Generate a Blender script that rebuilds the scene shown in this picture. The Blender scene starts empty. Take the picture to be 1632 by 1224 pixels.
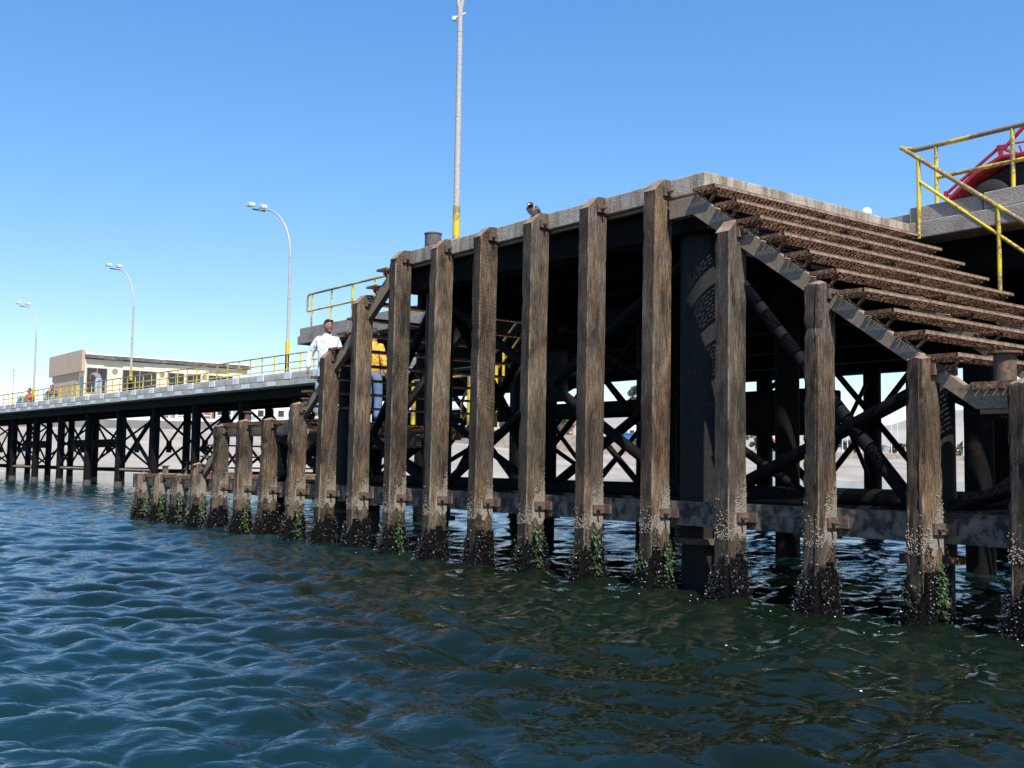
import bpy, math, random
import numpy as np
from mathutils import Vector, Matrix
R = math.radians
PI = math.pi
scn = bpy.context.scene
COL = scn.collection
rnd = random.Random(7)

# ------------------------------------------------------------------ camera
FPX, PITCH, ROLL, YAW = 1743.2251, .0752, .0149, .9126
CAM = Vector((23.8421, -7.8384, 1.2049))
F = Vector((-math.sin(YAW)*math.cos(PITCH), math.cos(YAW)*math.cos(PITCH), math.sin(PITCH)))
R0 = Vector((math.cos(YAW), math.sin(YAW), 0)); U0 = R0.cross(F)
RT = R0*math.cos(ROLL)+U0*math.sin(ROLL); UP = -R0*math.sin(ROLL)+U0*math.cos(ROLL)
cd = bpy.data.cameras.new('camera'); cam = bpy.data.objects.new('camera', cd); COL.objects.link(cam)
cd.sensor_width = 36; cd.lens = 36*FPX/1632; cd.clip_start = .05; cd.clip_end = 20000
M = Matrix((RT, UP, -F)).transposed().to_4x4(); M.translation = CAM; cam.matrix_world = M
scn.camera = cam

def ray(px, py): return F*FPX+RT*(px-816)-UP*(py-612)
def at(px, py, Z): return CAM+ray(px, py)*(Z/FPX)      # used only to survey where far things stand
def on_z(px, py, z):
    d = ray(px, py); return CAM+d*((z-CAM.z)/d.z)
def horizon(px): return 743.4+(px-816)*.0149

# ------------------------------------------------------------------ light
SUN = Vector((.727, -.28, 1.0)).normalized()
elev = math.asin(SUN.z); rot = math.atan2(SUN.x, SUN.y)
w = bpy.data.worlds.new('World'); scn.world = w; w.use_nodes = True
nt = w.node_tree; nt.nodes.clear()
sky = nt.nodes.new('ShaderNodeTexSky'); sky.sky_type = 'NISHITA'; sky.sun_disc = False
sky.sun_elevation = elev; sky.sun_rotation = rot; sky.altitude = 0
sky.air_density = 1.0; sky.dust_density = .15; sky.ozone_density = 3.0
bg = nt.nodes.new('ShaderNodeBackground'); bg.inputs[1].default_value = .15
wo = nt.nodes.new('ShaderNodeOutputWorld')
hs = nt.nodes.new('ShaderNodeHueSaturation'); hs.inputs['Saturation'].default_value = 1.68; hs.inputs['Hue'].default_value = .509; hs.inputs['Value'].default_value = 1.8
gm = nt.nodes.new('ShaderNodeGamma'); gm.inputs[1].default_value = .62
nt.links.new(sky.outputs[0], gm.inputs[0]); nt.links.new(gm.outputs[0], hs.inputs['Color']); nt.links.new(hs.outputs[0], bg.inputs[0]); nt.links.new(bg.outputs[0], wo.inputs[0])
sd = bpy.data.lights.new('sun', 'SUN'); sd.energy = 5.0; sd.angle = R(.53); sd.color = (1, .95, .87)
so = bpy.data.objects.new('sun', sd); COL.objects.link(so); so.location = (0, 0, 40)
so.rotation_euler = SUN.to_track_quat('Z', 'Y').to_euler()
scn.view_settings.view_transform = 'Standard'; scn.view_settings.look = 'None'
scn.view_settings.exposure = .42; scn.view_settings.gamma = 1

# ------------------------------------------------------------------ materials
def newmat(name):
    m = bpy.data.materials.new(name); m.use_nodes = True
    t = m.node_tree; return m, t, t.nodes['Principled BSDF']
def N(t, typ, **kw):
    n = t.nodes.new(typ)
    for k, v in kw.items():
        if k in n.inputs: n.inputs[k].default_value = v
        else: setattr(n, k, v)
    return n
def L(t, a, b): t.links.new(a, b)
def c4(c): return (c[0], c[1], c[2], 1)
def ramp(t, fac, pts):
    n = t.nodes.new('ShaderNodeValToRGB'); L(t, fac, n.inputs[0]); e = n.color_ramp.elements
    while len(e) > 1: e.remove(e[0])
    e[0].position, e[0].color = pts[0][0], c4(pts[0][1])
    for p, c in pts[1:]:
        k = e.new(p); k.color = c4(c)
    return n.outputs[0]
def mix(t, fac, a, b):
    n = t.nodes.new('ShaderNodeMix'); n.data_type = 'RGBA'
    if hasattr(fac, 'links'): L(t, fac, n.inputs[0])
    else: n.inputs[0].default_value = fac
    for v, i in ((a, 6), (b, 7)):
        if hasattr(v, 'links'): L(t, v, n.inputs[i])
        else: n.inputs[i].default_value = c4(v)
    return n.outputs[2]
def coords(t, scale=(1, 1, 1), world=False, shift=True):
    if world: src = N(t, 'ShaderNodeNewGeometry').outputs['Position']
    else: src = N(t, 'ShaderNodeTexCoord').outputs['Object']
    mp = N(t, 'ShaderNodeMapping'); mp.inputs['Scale'].default_value = scale
    L(t, src, mp.inputs[0])
    if shift and not world:
        oi = N(t, 'ShaderNodeObjectInfo'); mu = N(t, 'ShaderNodeMath', operation='MULTIPLY'); mu.inputs[1].default_value = 57
        L(t, oi.outputs['Random'], mu.inputs[0]); L(t, mu.outputs[0], mp.inputs['Location'])
    return mp.outputs[0]
def noise(t, vec, scale, detail=6, rough=.6, dist=0):
    n = N(t, 'ShaderNodeTexNoise'); n.inputs['Scale'].default_value = scale; n.inputs['Detail'].default_value = detail
    n.inputs['Roughness'].default_value = rough; n.inputs['Distortion'].default_value = dist
    L(t, vec, n.inputs['Vector']); return n.outputs['Fac']
def bump(t, b, h, strength, dist=.01):
    n = N(t, 'ShaderNodeBump'); n.inputs['Strength'].default_value = strength; n.inputs['Distance'].default_value = dist
    L(t, h, n.inputs['Height']); L(t, n.outputs[0], b.inputs['Normal'])
def simple(name, c, rough=.6, metal=0, var=.25, scale=6, bmp=.15, world=False, spec=.5, c2=None, bd=.01):
    m, t, b = newmat(name)
    v = coords(t, world=world); f = noise(t, v, scale)
    d = c2 or tuple(x*(1-var) for x in c)
    L(t, ramp(t, f, [(.3, d), (.68, c)]), b.inputs['Base Color'])
    b.inputs['Roughness'].default_value = rough; b.inputs['Metallic'].default_value = metal
    b.inputs['Specular IOR Level'].default_value = spec
    if bmp: bump(t, b, noise(t, v, scale*5), bmp, bd)
    return m

PW, PD = .165, .265
def mat_wood():
    m, t, b = newmat('weathered_timber')
    tc = N(t, 'ShaderNodeTexCoord').outputs['Object']
    grain = noise(t, coords(t, (1, 1, .085)), 70, 8, .74, .5)
    big = noise(t, coords(t, (1, 1, .4)), 5, 5, .6, .3)
    fine = noise(t, coords(t, (1, 1, .1)), 220, 3, .7)
    col = ramp(t, grain, [(.3, (.03, .021, .015)), (.42, (.14, .1, .07)), (.54, (.3, .222, .155)), (.7, (.46, .37, .28))])
    grey = ramp(t, grain, [(.32, (.04, .035, .03)), (.48, (.2, .175, .15)), (.7, (.44, .39, .33))])
    col = mix(t, ramp(t, big, [(.4, (0, 0, 0)), (.62, (1, 1, 1))]), col, grey)
    # saw marks: faint curved ridges across the grain, on some posts only
    wv = N(t, 'ShaderNodeTexWave', wave_type='RINGS'); wv.inputs['Scale'].default_value = 6.5; wv.inputs['Distortion'].default_value = 5
    wv.inputs['Detail'].default_value = 4; wv.inputs['Detail Scale'].default_value = 2.5
    mp = N(t, 'ShaderNodeMapping'); mp.inputs['Location'].default_value = (1.4, .7, .0); mp.inputs['Scale'].default_value = (1, 1, 1.1)
    L(t, tc, mp.inputs[0]); L(t, mp.outputs[0], wv.inputs['Vector'])
    saw = ramp(t, wv.outputs['Fac'], [(.25, (.5, .47, .44)), (.55, (1.05, 1.05, 1.05))])
    oi = N(t, 'ShaderNodeObjectInfo')
    orr = ramp(t, oi.outputs['Random'], [(.6, (0, 0, 0)), (.62, (.75, .75, .75))])
    sm = N(t, 'ShaderNodeMath', operation='MULTIPLY'); L(t, orr, sm.inputs[0]); L(t, ramp(t, noise(t, coords(t, (1, 1, .6)), 3), [(.44, (0, 0, 0)), (.6, (1, 1, 1))]), sm.inputs[1])
    mu = N(t, 'ShaderNodeMix', data_type='RGBA', blend_type='MULTIPLY'); L(t, sm.outputs[0], mu.inputs[0]); L(t, col, mu.inputs[6]); L(t, saw, mu.inputs[7])
    col = mu.outputs[2]
    # weather-darkened blotches and an overall difference from post to post
    bl = noise(t, coords(t, (1, 1, .3)), 4.5, 7, .7, .6)
    bm = N(t, 'ShaderNodeMix', data_type='RGBA', blend_type='MULTIPLY'); bm.inputs[0].default_value = 1
    L(t, col, bm.inputs[6]); L(t, ramp(t, bl, [(.36, (.2, .19, .19)), (.47, (.62, .59, .56)), (.62, (1.08, 1.02, .93))]), bm.inputs[7]); col = bm.outputs[2]
    om = N(t, 'ShaderNodeMix', data_type='RGBA', blend_type='MULTIPLY'); om.inputs[0].default_value = 1
    L(t, col, om.inputs[6]); L(t, ramp(t, oi.outputs['Random'], [(0, (.72, .7, .7)), (.2, (1.12, 1.02, .9)), (.4, (.8, .82, .83)), (.6, (1.1, 1.04, .95)), (.8, (.7, .66, .62)), (1, (1.0, .97, .93))]), om.inputs[7]); col = om.outputs[2]
    # dark cracks and knots
    ck = noise(t, coords(t, (1, 1, .06)), 24, 8, .75, .8)
    col = mix(t, ramp(t, ck, [(.34, (.85, .85, .85)), (.41, (0, 0, 0))]), col, (.02, .015, .012))
    pit = noise(t, coords(t, (1, 1, .55)), 130, 4, .8)
    col = mix(t, ramp(t, pit, [(.38, (.85, .85, .85)), (.48, (0, 0, 0))]), col, (.022, .017, .013))
    # orange rot patches
    rt = noise(t, coords(t, (1, 1, .5)), 8, 5, .6)
    col = mix(t, ramp(t, rt, [(.64, (0, 0, 0)), (.74, (.55, .55, .55))]), col, (.3, .13, .045))
    # the sea side is coloured greyer and darker than the sides; arrises are worn pale
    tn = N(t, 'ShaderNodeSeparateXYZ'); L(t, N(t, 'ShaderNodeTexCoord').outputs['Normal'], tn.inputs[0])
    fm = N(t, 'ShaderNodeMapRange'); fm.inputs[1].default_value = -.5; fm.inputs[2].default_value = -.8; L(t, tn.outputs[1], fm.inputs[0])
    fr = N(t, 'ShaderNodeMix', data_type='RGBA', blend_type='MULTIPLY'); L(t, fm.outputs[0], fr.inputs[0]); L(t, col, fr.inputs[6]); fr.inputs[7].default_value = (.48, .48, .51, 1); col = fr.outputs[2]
    to = N(t, 'ShaderNodeSeparateXYZ'); L(t, tc, to.inputs[0])
    ex = N(t, 'ShaderNodeMapRange'); ex.inputs[1].default_value = PW/2-.014; ex.inputs[2].default_value = PW/2-.004; L(t, to.outputs[0], ex.inputs[0])
    ey = N(t, 'ShaderNodeMapRange'); ey.inputs[1].default_value = -PD/2+.022; ey.inputs[2].default_value = -PD/2+.006; L(t, to.outputs[1], ey.inputs[0])
    ee = N(t, 'ShaderNodeMath', operation='MULTIPLY'); L(t, ex.outputs[0], ee.inputs[0]); L(t, ey.outputs[0], ee.inputs[1])
    en = N(t, 'ShaderNodeMath', operation='MULTIPLY'); L(t, ee.outputs[0], en.inputs[0]); L(t, ramp(t, noise(t, coords(t, (1, 1, .2)), 16, 5, .7), [(.44, (0, 0, 0)), (.6, (.5, .5, .5))]), en.inputs[1])
    col = mix(t, en.outputs[0], col, (.5, .43, .34))
    # soaked dark zone and bleached zone by height above the tide
    pos = N(t, 'ShaderNodeNewGeometry').outputs['Position']; sx = N(t, 'ShaderNodeSeparateXYZ'); L(t, pos, sx.inputs[0])
    ad = N(t, 'ShaderNodeMath', operation='ADD'); L(t, sx.outputs[2], ad.inputs[0])
    nm = N(t, 'ShaderNodeMath', operation='MULTIPLY'); L(t, noise(t, coords(t, (1, 1, .5)), 5), nm.inputs[0]); nm.inputs[1].default_value = .7; L(t, nm.outputs[0], ad.inputs[1])
    dk = ramp(t, ad.outputs[0], [(.3, (.9, .9, .9)), (.75, (.25, .25, .25)), (1.0, (0, 0, 0))])
    col = mix(t, dk, col, (.045, .04, .028))
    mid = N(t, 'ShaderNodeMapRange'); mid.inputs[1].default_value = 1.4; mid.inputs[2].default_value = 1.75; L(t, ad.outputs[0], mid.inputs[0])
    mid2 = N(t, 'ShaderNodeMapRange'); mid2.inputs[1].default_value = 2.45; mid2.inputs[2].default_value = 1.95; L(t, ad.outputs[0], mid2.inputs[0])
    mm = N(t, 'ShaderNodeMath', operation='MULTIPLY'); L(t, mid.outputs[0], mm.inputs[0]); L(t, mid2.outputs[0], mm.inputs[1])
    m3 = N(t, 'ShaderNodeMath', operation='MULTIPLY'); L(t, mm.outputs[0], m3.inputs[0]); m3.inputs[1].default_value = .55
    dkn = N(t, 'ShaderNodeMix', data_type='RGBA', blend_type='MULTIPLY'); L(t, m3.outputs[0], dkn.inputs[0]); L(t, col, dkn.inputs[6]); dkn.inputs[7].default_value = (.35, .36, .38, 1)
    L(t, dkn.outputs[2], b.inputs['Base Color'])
    b.inputs['Roughness'].default_value = .88; b.inputs['Specular IOR Level'].default_value = .25
    ad2 = N(t, 'ShaderNodeMath', operation='ADD'); L(t, grain, ad2.inputs[0]); L(t, ck, ad2.inputs[1])
    ad3 = N(t, 'ShaderNodeMath', operation='ADD'); L(t, ad2.outputs[0], ad3.inputs[0]); L(t, fine, ad3.inputs[1])
    bump(t, b, ad3.outputs[0], .9, .012)
    return m

def mat_concrete(name, c, stain=.5, streak=True, rough=.9):
    m, t, b = newmat(name)
    v = coords(t, world=True)
    f = noise(t, v, 3, 8, .65); g = noise(t, v, 45, 4, .6)
    col = ramp(t, f, [(.3, tuple(x*.55 for x in c)), (.5, tuple(x*.85 for x in c)), (.7, c)])
    if streak:
        s = noise(t, coords(t, (1, 1, .12), world=True), 9, 6, .7)
        col = mix(t, ramp(t, s, [(.4, (.8, .8, .8)), (.56, (0, 0, 0))]), col, tuple(x*f_ for x, f_ in zip(c, (.36, .29, .22))))
    col = mix(t, ramp(t, g, [(.33, (.6, .6, .6)), (.45, (0, 0, 0))]), col, tuple(x*.4 for x in c))
    L(t, col, b.inputs['Base Color']); b.inputs['Roughness'].default_value = rough; b.inputs['Specular IOR Level'].default_value = .2
    bump(t, b, noise(t, v, 30, 6, .7), .5, .02)
    return m

def mat_steel(name, c, rust=.5, rustc=(.16, .06, .025), rough=.55, scale=4):
    m, t, b = newmat(name); b.inputs['Specular IOR Level'].default_value = .16 if c[0] < .1 else .3
    v = coords(t); f = noise(t, v, scale, 8, .65); g = noise(t, v, 30, 4, .6)
    col = ramp(t, g, [(.3, tuple(x*.6 for x in c)), (.7, c)])
    e = .5+(.5-rust)*.35
    col = mix(t, ramp(t, f, [(e, (0, 0, 0)), (e+.06, (1, 1, 1))]), col, ramp(t, g, [(.35, tuple(x*.45 for x in rustc)), (.65, rustc)]))
    L(t, col, b.inputs['Base Color']); b.inputs['Roughness'].default_value = rough
    bump(t, b, f, .35, .01)
    return m

def mat_grating():
    m, t, b = newmat('rusty_grating_steel')
    v = coords(t); g = noise(t, v, 35, 6, .75); k = noise(t, v, 5)
    col = ramp(t, g, [(.32, (.03, .014, .009)), (.45, (.13, .065, .04)), (.58, (.3, .175, .115)), (.72, (.52, .36, .26))])
    col = mix(t, ramp(t, k, [(.42, (0, 0, 0)), (.6, (.75, .75, .75))]), col, (.075, .045, .032))
    L(t, col, b.inputs['Base Color']); b.inputs['Roughness'].default_value = .9; b.inputs['Specular IOR Level'].default_value = .2
    bump(t, b, g, .8, .01); return m

def mat_wale():
    m, t, b = newmat('blotched_wale_paint')
    v = coords(t, world=True); f = noise(t, v, 7, 8, .62, .5); g = noise(t, v, 2.2, 3)
    col = ramp(t, f, [(.38, (.02, .018, .017)), (.46, (.045, .04, .038)), (.52, (.13, .105, .078)), (.7, (.22, .178, .13))])
    col = mix(t, ramp(t, g, [(.6, (0, 0, 0)), (.7, (.7, .7, .7))]), col, (.13, .06, .04))
    L(t, col, b.inputs['Base Color']); b.inputs['Roughness'].default_value = .8
    bump(t, b, f, .6, .02); return m

def mat_yellow(worn=False):
    m, t, b = newmat('worn_yellow_paint')
    v = coords(t, world=True); f = noise(t, v, 28, 7, .7); g = noise(t, v, 2.4, 3)
    a = N(t, 'ShaderNodeMath', operation='ADD'); L(t, f, a.inputs[0]); L(t, g, a.inputs[1])
    if worn: a2 = N(t, 'ShaderNodeMath', operation='ADD'); L(t, a.outputs[0], a2.inputs[0]); a2.inputs[1].default_value = .13; a = a2
    col = ramp(t, a.outputs[0], [(.8, (.62, .46, .025)), (1.05, (.58, .42, .04)), (1.12, (.3, .2, .07)), (1.25, (.2, .13, .07))])
    # ramp inputs clamp at 1, so remap
    mr = N(t, 'ShaderNodeMapRange'); mr.inputs[1].default_value = .6; mr.inputs[2].default_value = 1.5; L(t, a.outputs[0], mr.inputs[0])
    col = ramp(t, mr.outputs[0], [(.0, (.7, .53, .01)), (.44, (.66, .49, .02)), (.5, (.42, .3, .06)), (.6, (.22, .15, .08))])
    L(t, col, b.inputs['Base Color']); b.inputs['Roughness'].default_value = .5; return m

def mat_water():
    m, t, b = newmat('sea_water')
    v = coords(t, world=True)
    pos = N(t, 'ShaderNodeNewGeometry').outputs['Position']; sx = N(t, 'ShaderNodeSeparateXYZ'); L(t, pos, sx.inputs[0])
    mr = N(t, 'ShaderNodeMapRange'); mr.inputs[1].default_value = 2; mr.inputs[2].default_value = 16; L(t, sx.outputs[1], mr.inputs[0])
    big = noise(t, v, .18, 3)
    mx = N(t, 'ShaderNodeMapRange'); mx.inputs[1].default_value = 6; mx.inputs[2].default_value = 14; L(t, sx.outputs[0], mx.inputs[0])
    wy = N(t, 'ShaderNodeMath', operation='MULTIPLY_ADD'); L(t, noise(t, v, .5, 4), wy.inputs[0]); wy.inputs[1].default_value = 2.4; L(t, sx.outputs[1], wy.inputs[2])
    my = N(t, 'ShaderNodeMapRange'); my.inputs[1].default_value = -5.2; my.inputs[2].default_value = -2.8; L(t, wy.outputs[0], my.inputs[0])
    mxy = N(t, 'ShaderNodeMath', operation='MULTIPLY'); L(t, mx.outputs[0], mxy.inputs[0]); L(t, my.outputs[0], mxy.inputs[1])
    base = mix(t, mxy.outputs[0], (.0055, .024, .03), (.0045, .0085, .004))  # olive near the pile row paints in the landing stage's reflection and shade
    col = mix(t, mr.outputs[0], base, (.012, .085, .075))
    col = mix(t, ramp(t, big, [(.4, (0, 0, 0)), (.65, (.22, .22, .22))]), col, (.006, .022, .02))
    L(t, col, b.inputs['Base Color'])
    b.inputs['Roughness'].default_value = .035; b.inputs['IOR'].default_value = 1.33
    b.inputs['Specular IOR Level'].default_value = .5
    m0 = N(t, 'ShaderNodeMapping'); m0.inputs['Rotation'].default_value = (0, 0, -YAW); L(t, pos, m0.inputs[0])
    mp = N(t, 'ShaderNodeMapping'); mp.inputs['Scale'].default_value = (.5, 1, 1); L(t, m0.outputs[0], mp.inputs[0])
    n1 = noise(t, mp.outputs[0], 16, 3, .5, .6); n2 = noise(t, mp.outputs[0], 1.6, 3, .5)
    a = N(t, 'ShaderNodeMath', operation='MULTIPLY_ADD'); L(t, n2, a.inputs[0]); a.inputs[1].default_value = 2.2; L(t, n1, a.inputs[2])
    bump(t, b, a.outputs[0], .28, .03)
    return m

MAT = dict(
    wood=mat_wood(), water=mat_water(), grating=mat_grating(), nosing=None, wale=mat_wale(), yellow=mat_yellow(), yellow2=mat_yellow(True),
    deck=mat_concrete('grey_deck_concrete', (.52, .45, .37)),
    deck3=mat_concrete('pale_jetty_concrete', (.62, .57, .5), streak=False),
    deck2=mat_concrete('rough_dark_concrete', (.39, .34, .29), streak=False),
    dark=mat_steel('black_and_shaded_steel', (.0065, .006, .0065), .3, (.035, .018, .012), .75),  # dark steel pushed near black, under-deck shade put into its colour
    string=mat_steel('grey_stringer_steel', (.3, .222, .155), .15, (.17, .11, .075), .8, 4),
    rust=mat_steel('rusty_steel', (.13, .095, .075), .45, (.22, .13, .085), .85, 14),
    colpaint=mat_steel('dark_grey_column_paint', (.028, .026, .027), .1, (.16, .06, .025), .6),
    cap=simple('rust_stained_timber_end', (.34, .215, .15), .9, c2=(.15, .095, .065), scale=14, bmp=.4),
    sleeve=simple('dark_growth', (.008, .007, .007), .95, var=.6, scale=40, bmp=1, spec=.1),
    mussel=simple('black_mussel_shell', (.012, .011, .015), .3, var=.6, scale=30, bmp=.3),
    glint=simple('pale_shell_glint', (.42, .39, .38), .35, var=.3, scale=20, bmp=0),
    barn=simple('barnacle', (.34, .3, .245), .85, c2=(.17, .14, .11), scale=40, bmp=.4),
    weed=simple('green_seaweed', (.035, .085, .01), .5, c2=(.008, .022, .004), scale=30, bmp=.2),
    white=simple('white_paint', (.8, .8, .78), .6, var=.15, scale=3, bmp=.1),
    greypole=mat_steel('grey_galvanised_pole', (.55, .51, .48), .15, (.38, .25, .2), .55, 6),
    lampw=simple('white_lamp_housing', (.7, .7, .68), .4, var=.1),
    glass=simple('dark_window_glass', (.03, .035, .04), .15, var=.3, scale=1, bmp=0),
    cream=simple('cream_plaster', (.78, .68, .52), .85, var=.1, scale=.6, bmp=.05),
    tan=simple('tan_panel', (.5, .38, .28), .85, var=.12, scale=1.2, bmp=.05),
    roofd=simple('torn_roof_felt', (.05, .05, .05), .9, c2=(.2, .18, .15), scale=1.5, bmp=.2),
    sand=simple('sand', (.4, .36, .31), .95, c2=(.27, .235, .195), scale=.16, world=True, bmp=.4, bd=.2, spec=.1),
    hill=simple('bare_desert_hill', (.42, .38, .35), 1, c2=(.3, .27, .25), scale=.006, world=True, bmp=0, spec=.05),
    rock=simple('rubble_wall', (.36, .31, .25), .95, c2=(.2, .17, .14), scale=1.5, world=True, bmp=.6, bd=.2),
    greywall=simple('grey_sea_wall', (.22, .21, .2), .95, c2=(.15, .14, .14), scale=.6, world=True),
    red=simple('red_paint', (.55, .018, .035), .6, c2=(.2, .012, .018), scale=9, bmp=.3),
    bollardm=mat_steel('worn_grey_bollard_paint', (.13, .125, .125), .3, (.1, .06, .045), .7, 6),
    crustm=simple('brown_tide_crust', (.13, .1, .075), .95, c2=(.05, .04, .03), scale=8, bmp=.8),
    tyre=simple('tyre_rubber', (.014, .016, .016), .85, var=.3, scale=20),
    skin=simple('tanned_skin', (.33, .16, .1), .6, var=.15, scale=12, bmp=.1),
    shirtw=simple('white_cotton', (.8, .82, .88), .9, var=.08, scale=3.5, bmp=1, bd=.05),
    shirty=simple('yellow_cotton', (.85, .5, .07), .9, var=.12, scale=3.5, bmp=1, bd=.05),
    shirtr=simple('red_cotton', (.6, .06, .03), .9, var=.2, scale=10),
    shirtg=simple('grey_cotton', (.24, .2, .17), .9, var=.2, scale=10),
    shirtk=simple('dark_cotton', (.03, .05, .05), .9, var=.2, scale=10),
    jeans=simple('blue_denim', (.13, .22, .38), .9, c2=(.09, .15, .28), scale=14, bmp=.4),
    paleden=simple('pale_denim', (.36, .45, .56), .9, c2=(.24, .32, .42), scale=14, bmp=.4),
    hair=simple('black_hair', (.02, .016, .014), .6, var=.3, scale=40, bmp=.4),
    shoe=simple('dark_leather', (.07, .06, .055), .5, var=.3),
    shoew=simple('pale_trainer', (.55, .53, .5), .6, var=.2),
    lens=simple('sunglass_lens', (.01, .01, .012), .1, var=.1, bmp=0),
    feath=simple('grey_feathers', (.46, .39, .33), .9, c2=(.3, .25, .21), scale=60, bmp=.4),
    feathd=simple('dark_feathers', (.075, .058, .048), .85, var=.4, scale=60, bmp=.4),
    beak=simple('pale_beak', (.75, .7, .62), .5, var=.1, bmp=0),
    leaf=simple('green_leaves', (.075, .11, .03), .8, c2=(.035, .06, .015), scale=.8, world=True, bmp=0),
    leafd=simple('grey_green_leaves', (.07, .085, .045), .8, c2=(.03, .04, .02), scale=.8, world=True, bmp=0),
    bark=simple('brown_bark', (.12, .085, .06), .95, var=.4),
    pink=simple('pink_roof', (.6, .33, .3), .9, var=.1, scale=.5),
    brownr=simple('brown_roof', (.26, .15, .11), .9, var=.2, scale=.5),
    blue=simple('blue_paint', (.03, .14, .4), .6, var=.2),
    foam=simple('sea_foam', (.75, .78, .8), .7, var=.1),
    mast=simple('white_mast', (.7, .69, .66), .5, var=.1),
)

MAT['nosing'] = simple('sunlit_nosing_bar', (.42, .29, .21), .85, c2=(.13, .075, .05), scale=22, bmp=.5)  # paler than the grating: sun caught on the edge, painted in
# ------------------------------------------------------------------ mesh builder
class MB:
    def __init__(s): s.v = []; s.f = []; s.m = []; s.smooth = False
    def add(s, vs, fs, mi=0):
        o = len(s.v); s.v += [tuple(v) for v in vs]; s.f += [tuple(i+o for i in f) for f in fs]; s.m += [mi]*len(fs)
    def box(s, x0, x1, y0, y1, z0, z1, mi=0):
        s.add([(x0, y0, z0), (x1, y0, z0), (x1, y1, z0), (x0, y1, z0), (x0, y0, z1), (x1, y0, z1), (x1, y1, z1), (x0, y1, z1)],
              [(0, 3, 2, 1), (4, 5, 6, 7), (0, 1, 5, 4), (1, 2, 6, 5), (2, 3, 7, 6), (3, 0, 4, 7)], mi)
    def bar(s, a, b, w, h, mi=0, up=(0, 0, 1)):
        a = Vector(a); b = Vector(b); d = (b-a).normalized(); u = Vector(up)
        if abs(d.dot(u)) > .98: u = Vector((1, 0, 0))
        x = d.cross(u).normalized(); u = x.cross(d)
        c = [x*(w/2)*i+u*(h/2)*j for i, j in ((-1, -1), (1, -1), (1, 1), (-1, 1))]
        s.add([a+q for q in c]+[b+q for q in c], [(0, 1, 2, 3), (7, 6, 5, 4), (0, 4, 5, 1), (1, 5, 6, 2), (2, 6, 7, 3), (3, 7, 4, 0)], mi)
    def tube(s, pts, r, n=12, mi=0, cap=True):
        pts = [Vector(p) for p in pts]; rs = r if isinstance(r, (list, tuple)) else [r]*len(pts)
        o = len(s.v); px = None
        for i, p in enumerate(pts):
            d = (pts[min(i+1, len(pts)-1)]-pts[max(i-1, 0)])
            d = d.normalized() if d.length > 1e-9 else Vector((0, 0, 1))
            if px is None: px = d.cross(Vector((0, 0, 1))) if abs(d.z) < .95 else d.cross(Vector((1, 0, 0)))
            px = (px-d*px.dot(d)).normalized(); py = d.cross(px)
            for k in range(n):
                a = 2*PI*k/n; s.v.append(tuple(p+(px*math.cos(a)+py*math.sin(a))*rs[i]))
        for i in range(len(pts)-1):
            for k in range(n):
                k2 = (k+1) % n; s.f.append((o+i*n+k, o+i*n+k2, o+(i+1)*n+k2, o+(i+1)*n+k)); s.m.append(mi)
        if cap:
            s.f.append(tuple(o+k for k in range(n))[::-1]); s.m.append(mi)
            q = o+(len(pts)-1)*n; s.f.append(tuple(q+k for k in range(n))); s.m.append(mi)
    def prism(s, poly, axis, a, b, mi=0):
        n = len(poly); mk = {'y': lambda p, t: (p[0], t, p[1]), 'x': lambda p, t: (t, p[0], p[1]), 'z': lambda p, t: (p[0], p[1], t)}[axis]
        s.add([mk(p, a) for p in poly]+[mk(p, b) for p in poly],
              [tuple(range(n)), tuple(range(2*n-1, n-1, -1))]+[(i, i+n, (i+1) % n+n, (i+1) % n) for i in range(n)], mi)
    def ball(s, c, r, nu=10, nv=7, mi=0, jit=0):
        c = Vector(c); rr = Vector(r) if not isinstance(r, (int, float)) else Vector((r, r, r)); o = len(s.v)
        s.v.append(tuple(c+Vector((0, 0, rr.z))))
        for i in range(1, nv):
            t = PI*i/nv
            for k in range(nu):
                a = 2*PI*k/nu; j = 1+rnd.uniform(-jit, jit)
                s.v.append((c.x+rr.x*math.sin(t)*math.cos(a)*j, c.y+rr.y*math.sin(t)*math.sin(a)*j, c.z+rr.z*math.cos(t)*j))
        s.v.append(tuple(c-Vector((0, 0, rr.z)))); e = len(s.v)-1
        for k in range(nu):
            k2 = (k+1) % nu
            s.f.append((o, o+1+k, o+1+k2)); s.m.append(mi)
            for i in range(nv-2):
                a = o+1+i*nu; s.f.append((a+k, a+nu+k, a+nu+k2, a+k2)); s.m.append(mi)
            a = o+1+(nv-2)*nu; s.f.append((e, a+k2, a+k)); s.m.append(mi)
    def mesh(s, name, mats, smooth=False):
        me = bpy.data.meshes.new(name); me.from_pydata(s.v, [], s.f)
        for m in (mats if isinstance(mats, (list, tuple)) else [mats]): me.materials.append(MAT[m])
        if len(me.materials) > 1: me.polygons.foreach_set('material_index', s.m)
        if smooth: me.polygons.foreach_set('use_smooth', [True]*len(me.polygons))
        me.update(); return me
    def obj(s, name, mats, parent=None, smooth=False, bevel=0):
        o = link(name, s.mesh(name, mats, smooth), parent)
        if smooth == 'auto' or smooth:
            try:
                o.data.set_sharp_from_angle(angle=R(40))
            except Exception: pass
        if bevel:
            b = o.modifiers.new('bevel', 'BEVEL'); b.width = bevel; b.segments = 2; b.limit_method = 'ANGLE'
        return o
def link(name, data, parent=None):
    o = bpy.data.objects.new(name, data); COL.objects.link(o)
    if parent is not None: o.parent = parent
    return o
def tag(o, label=None, cat=None, group=None, kind=None):
    if label: o['label'] = label
    if cat: o['category'] = cat
    if group: o['group'] = group
    if kind: o['kind'] = kind
    return o
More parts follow.
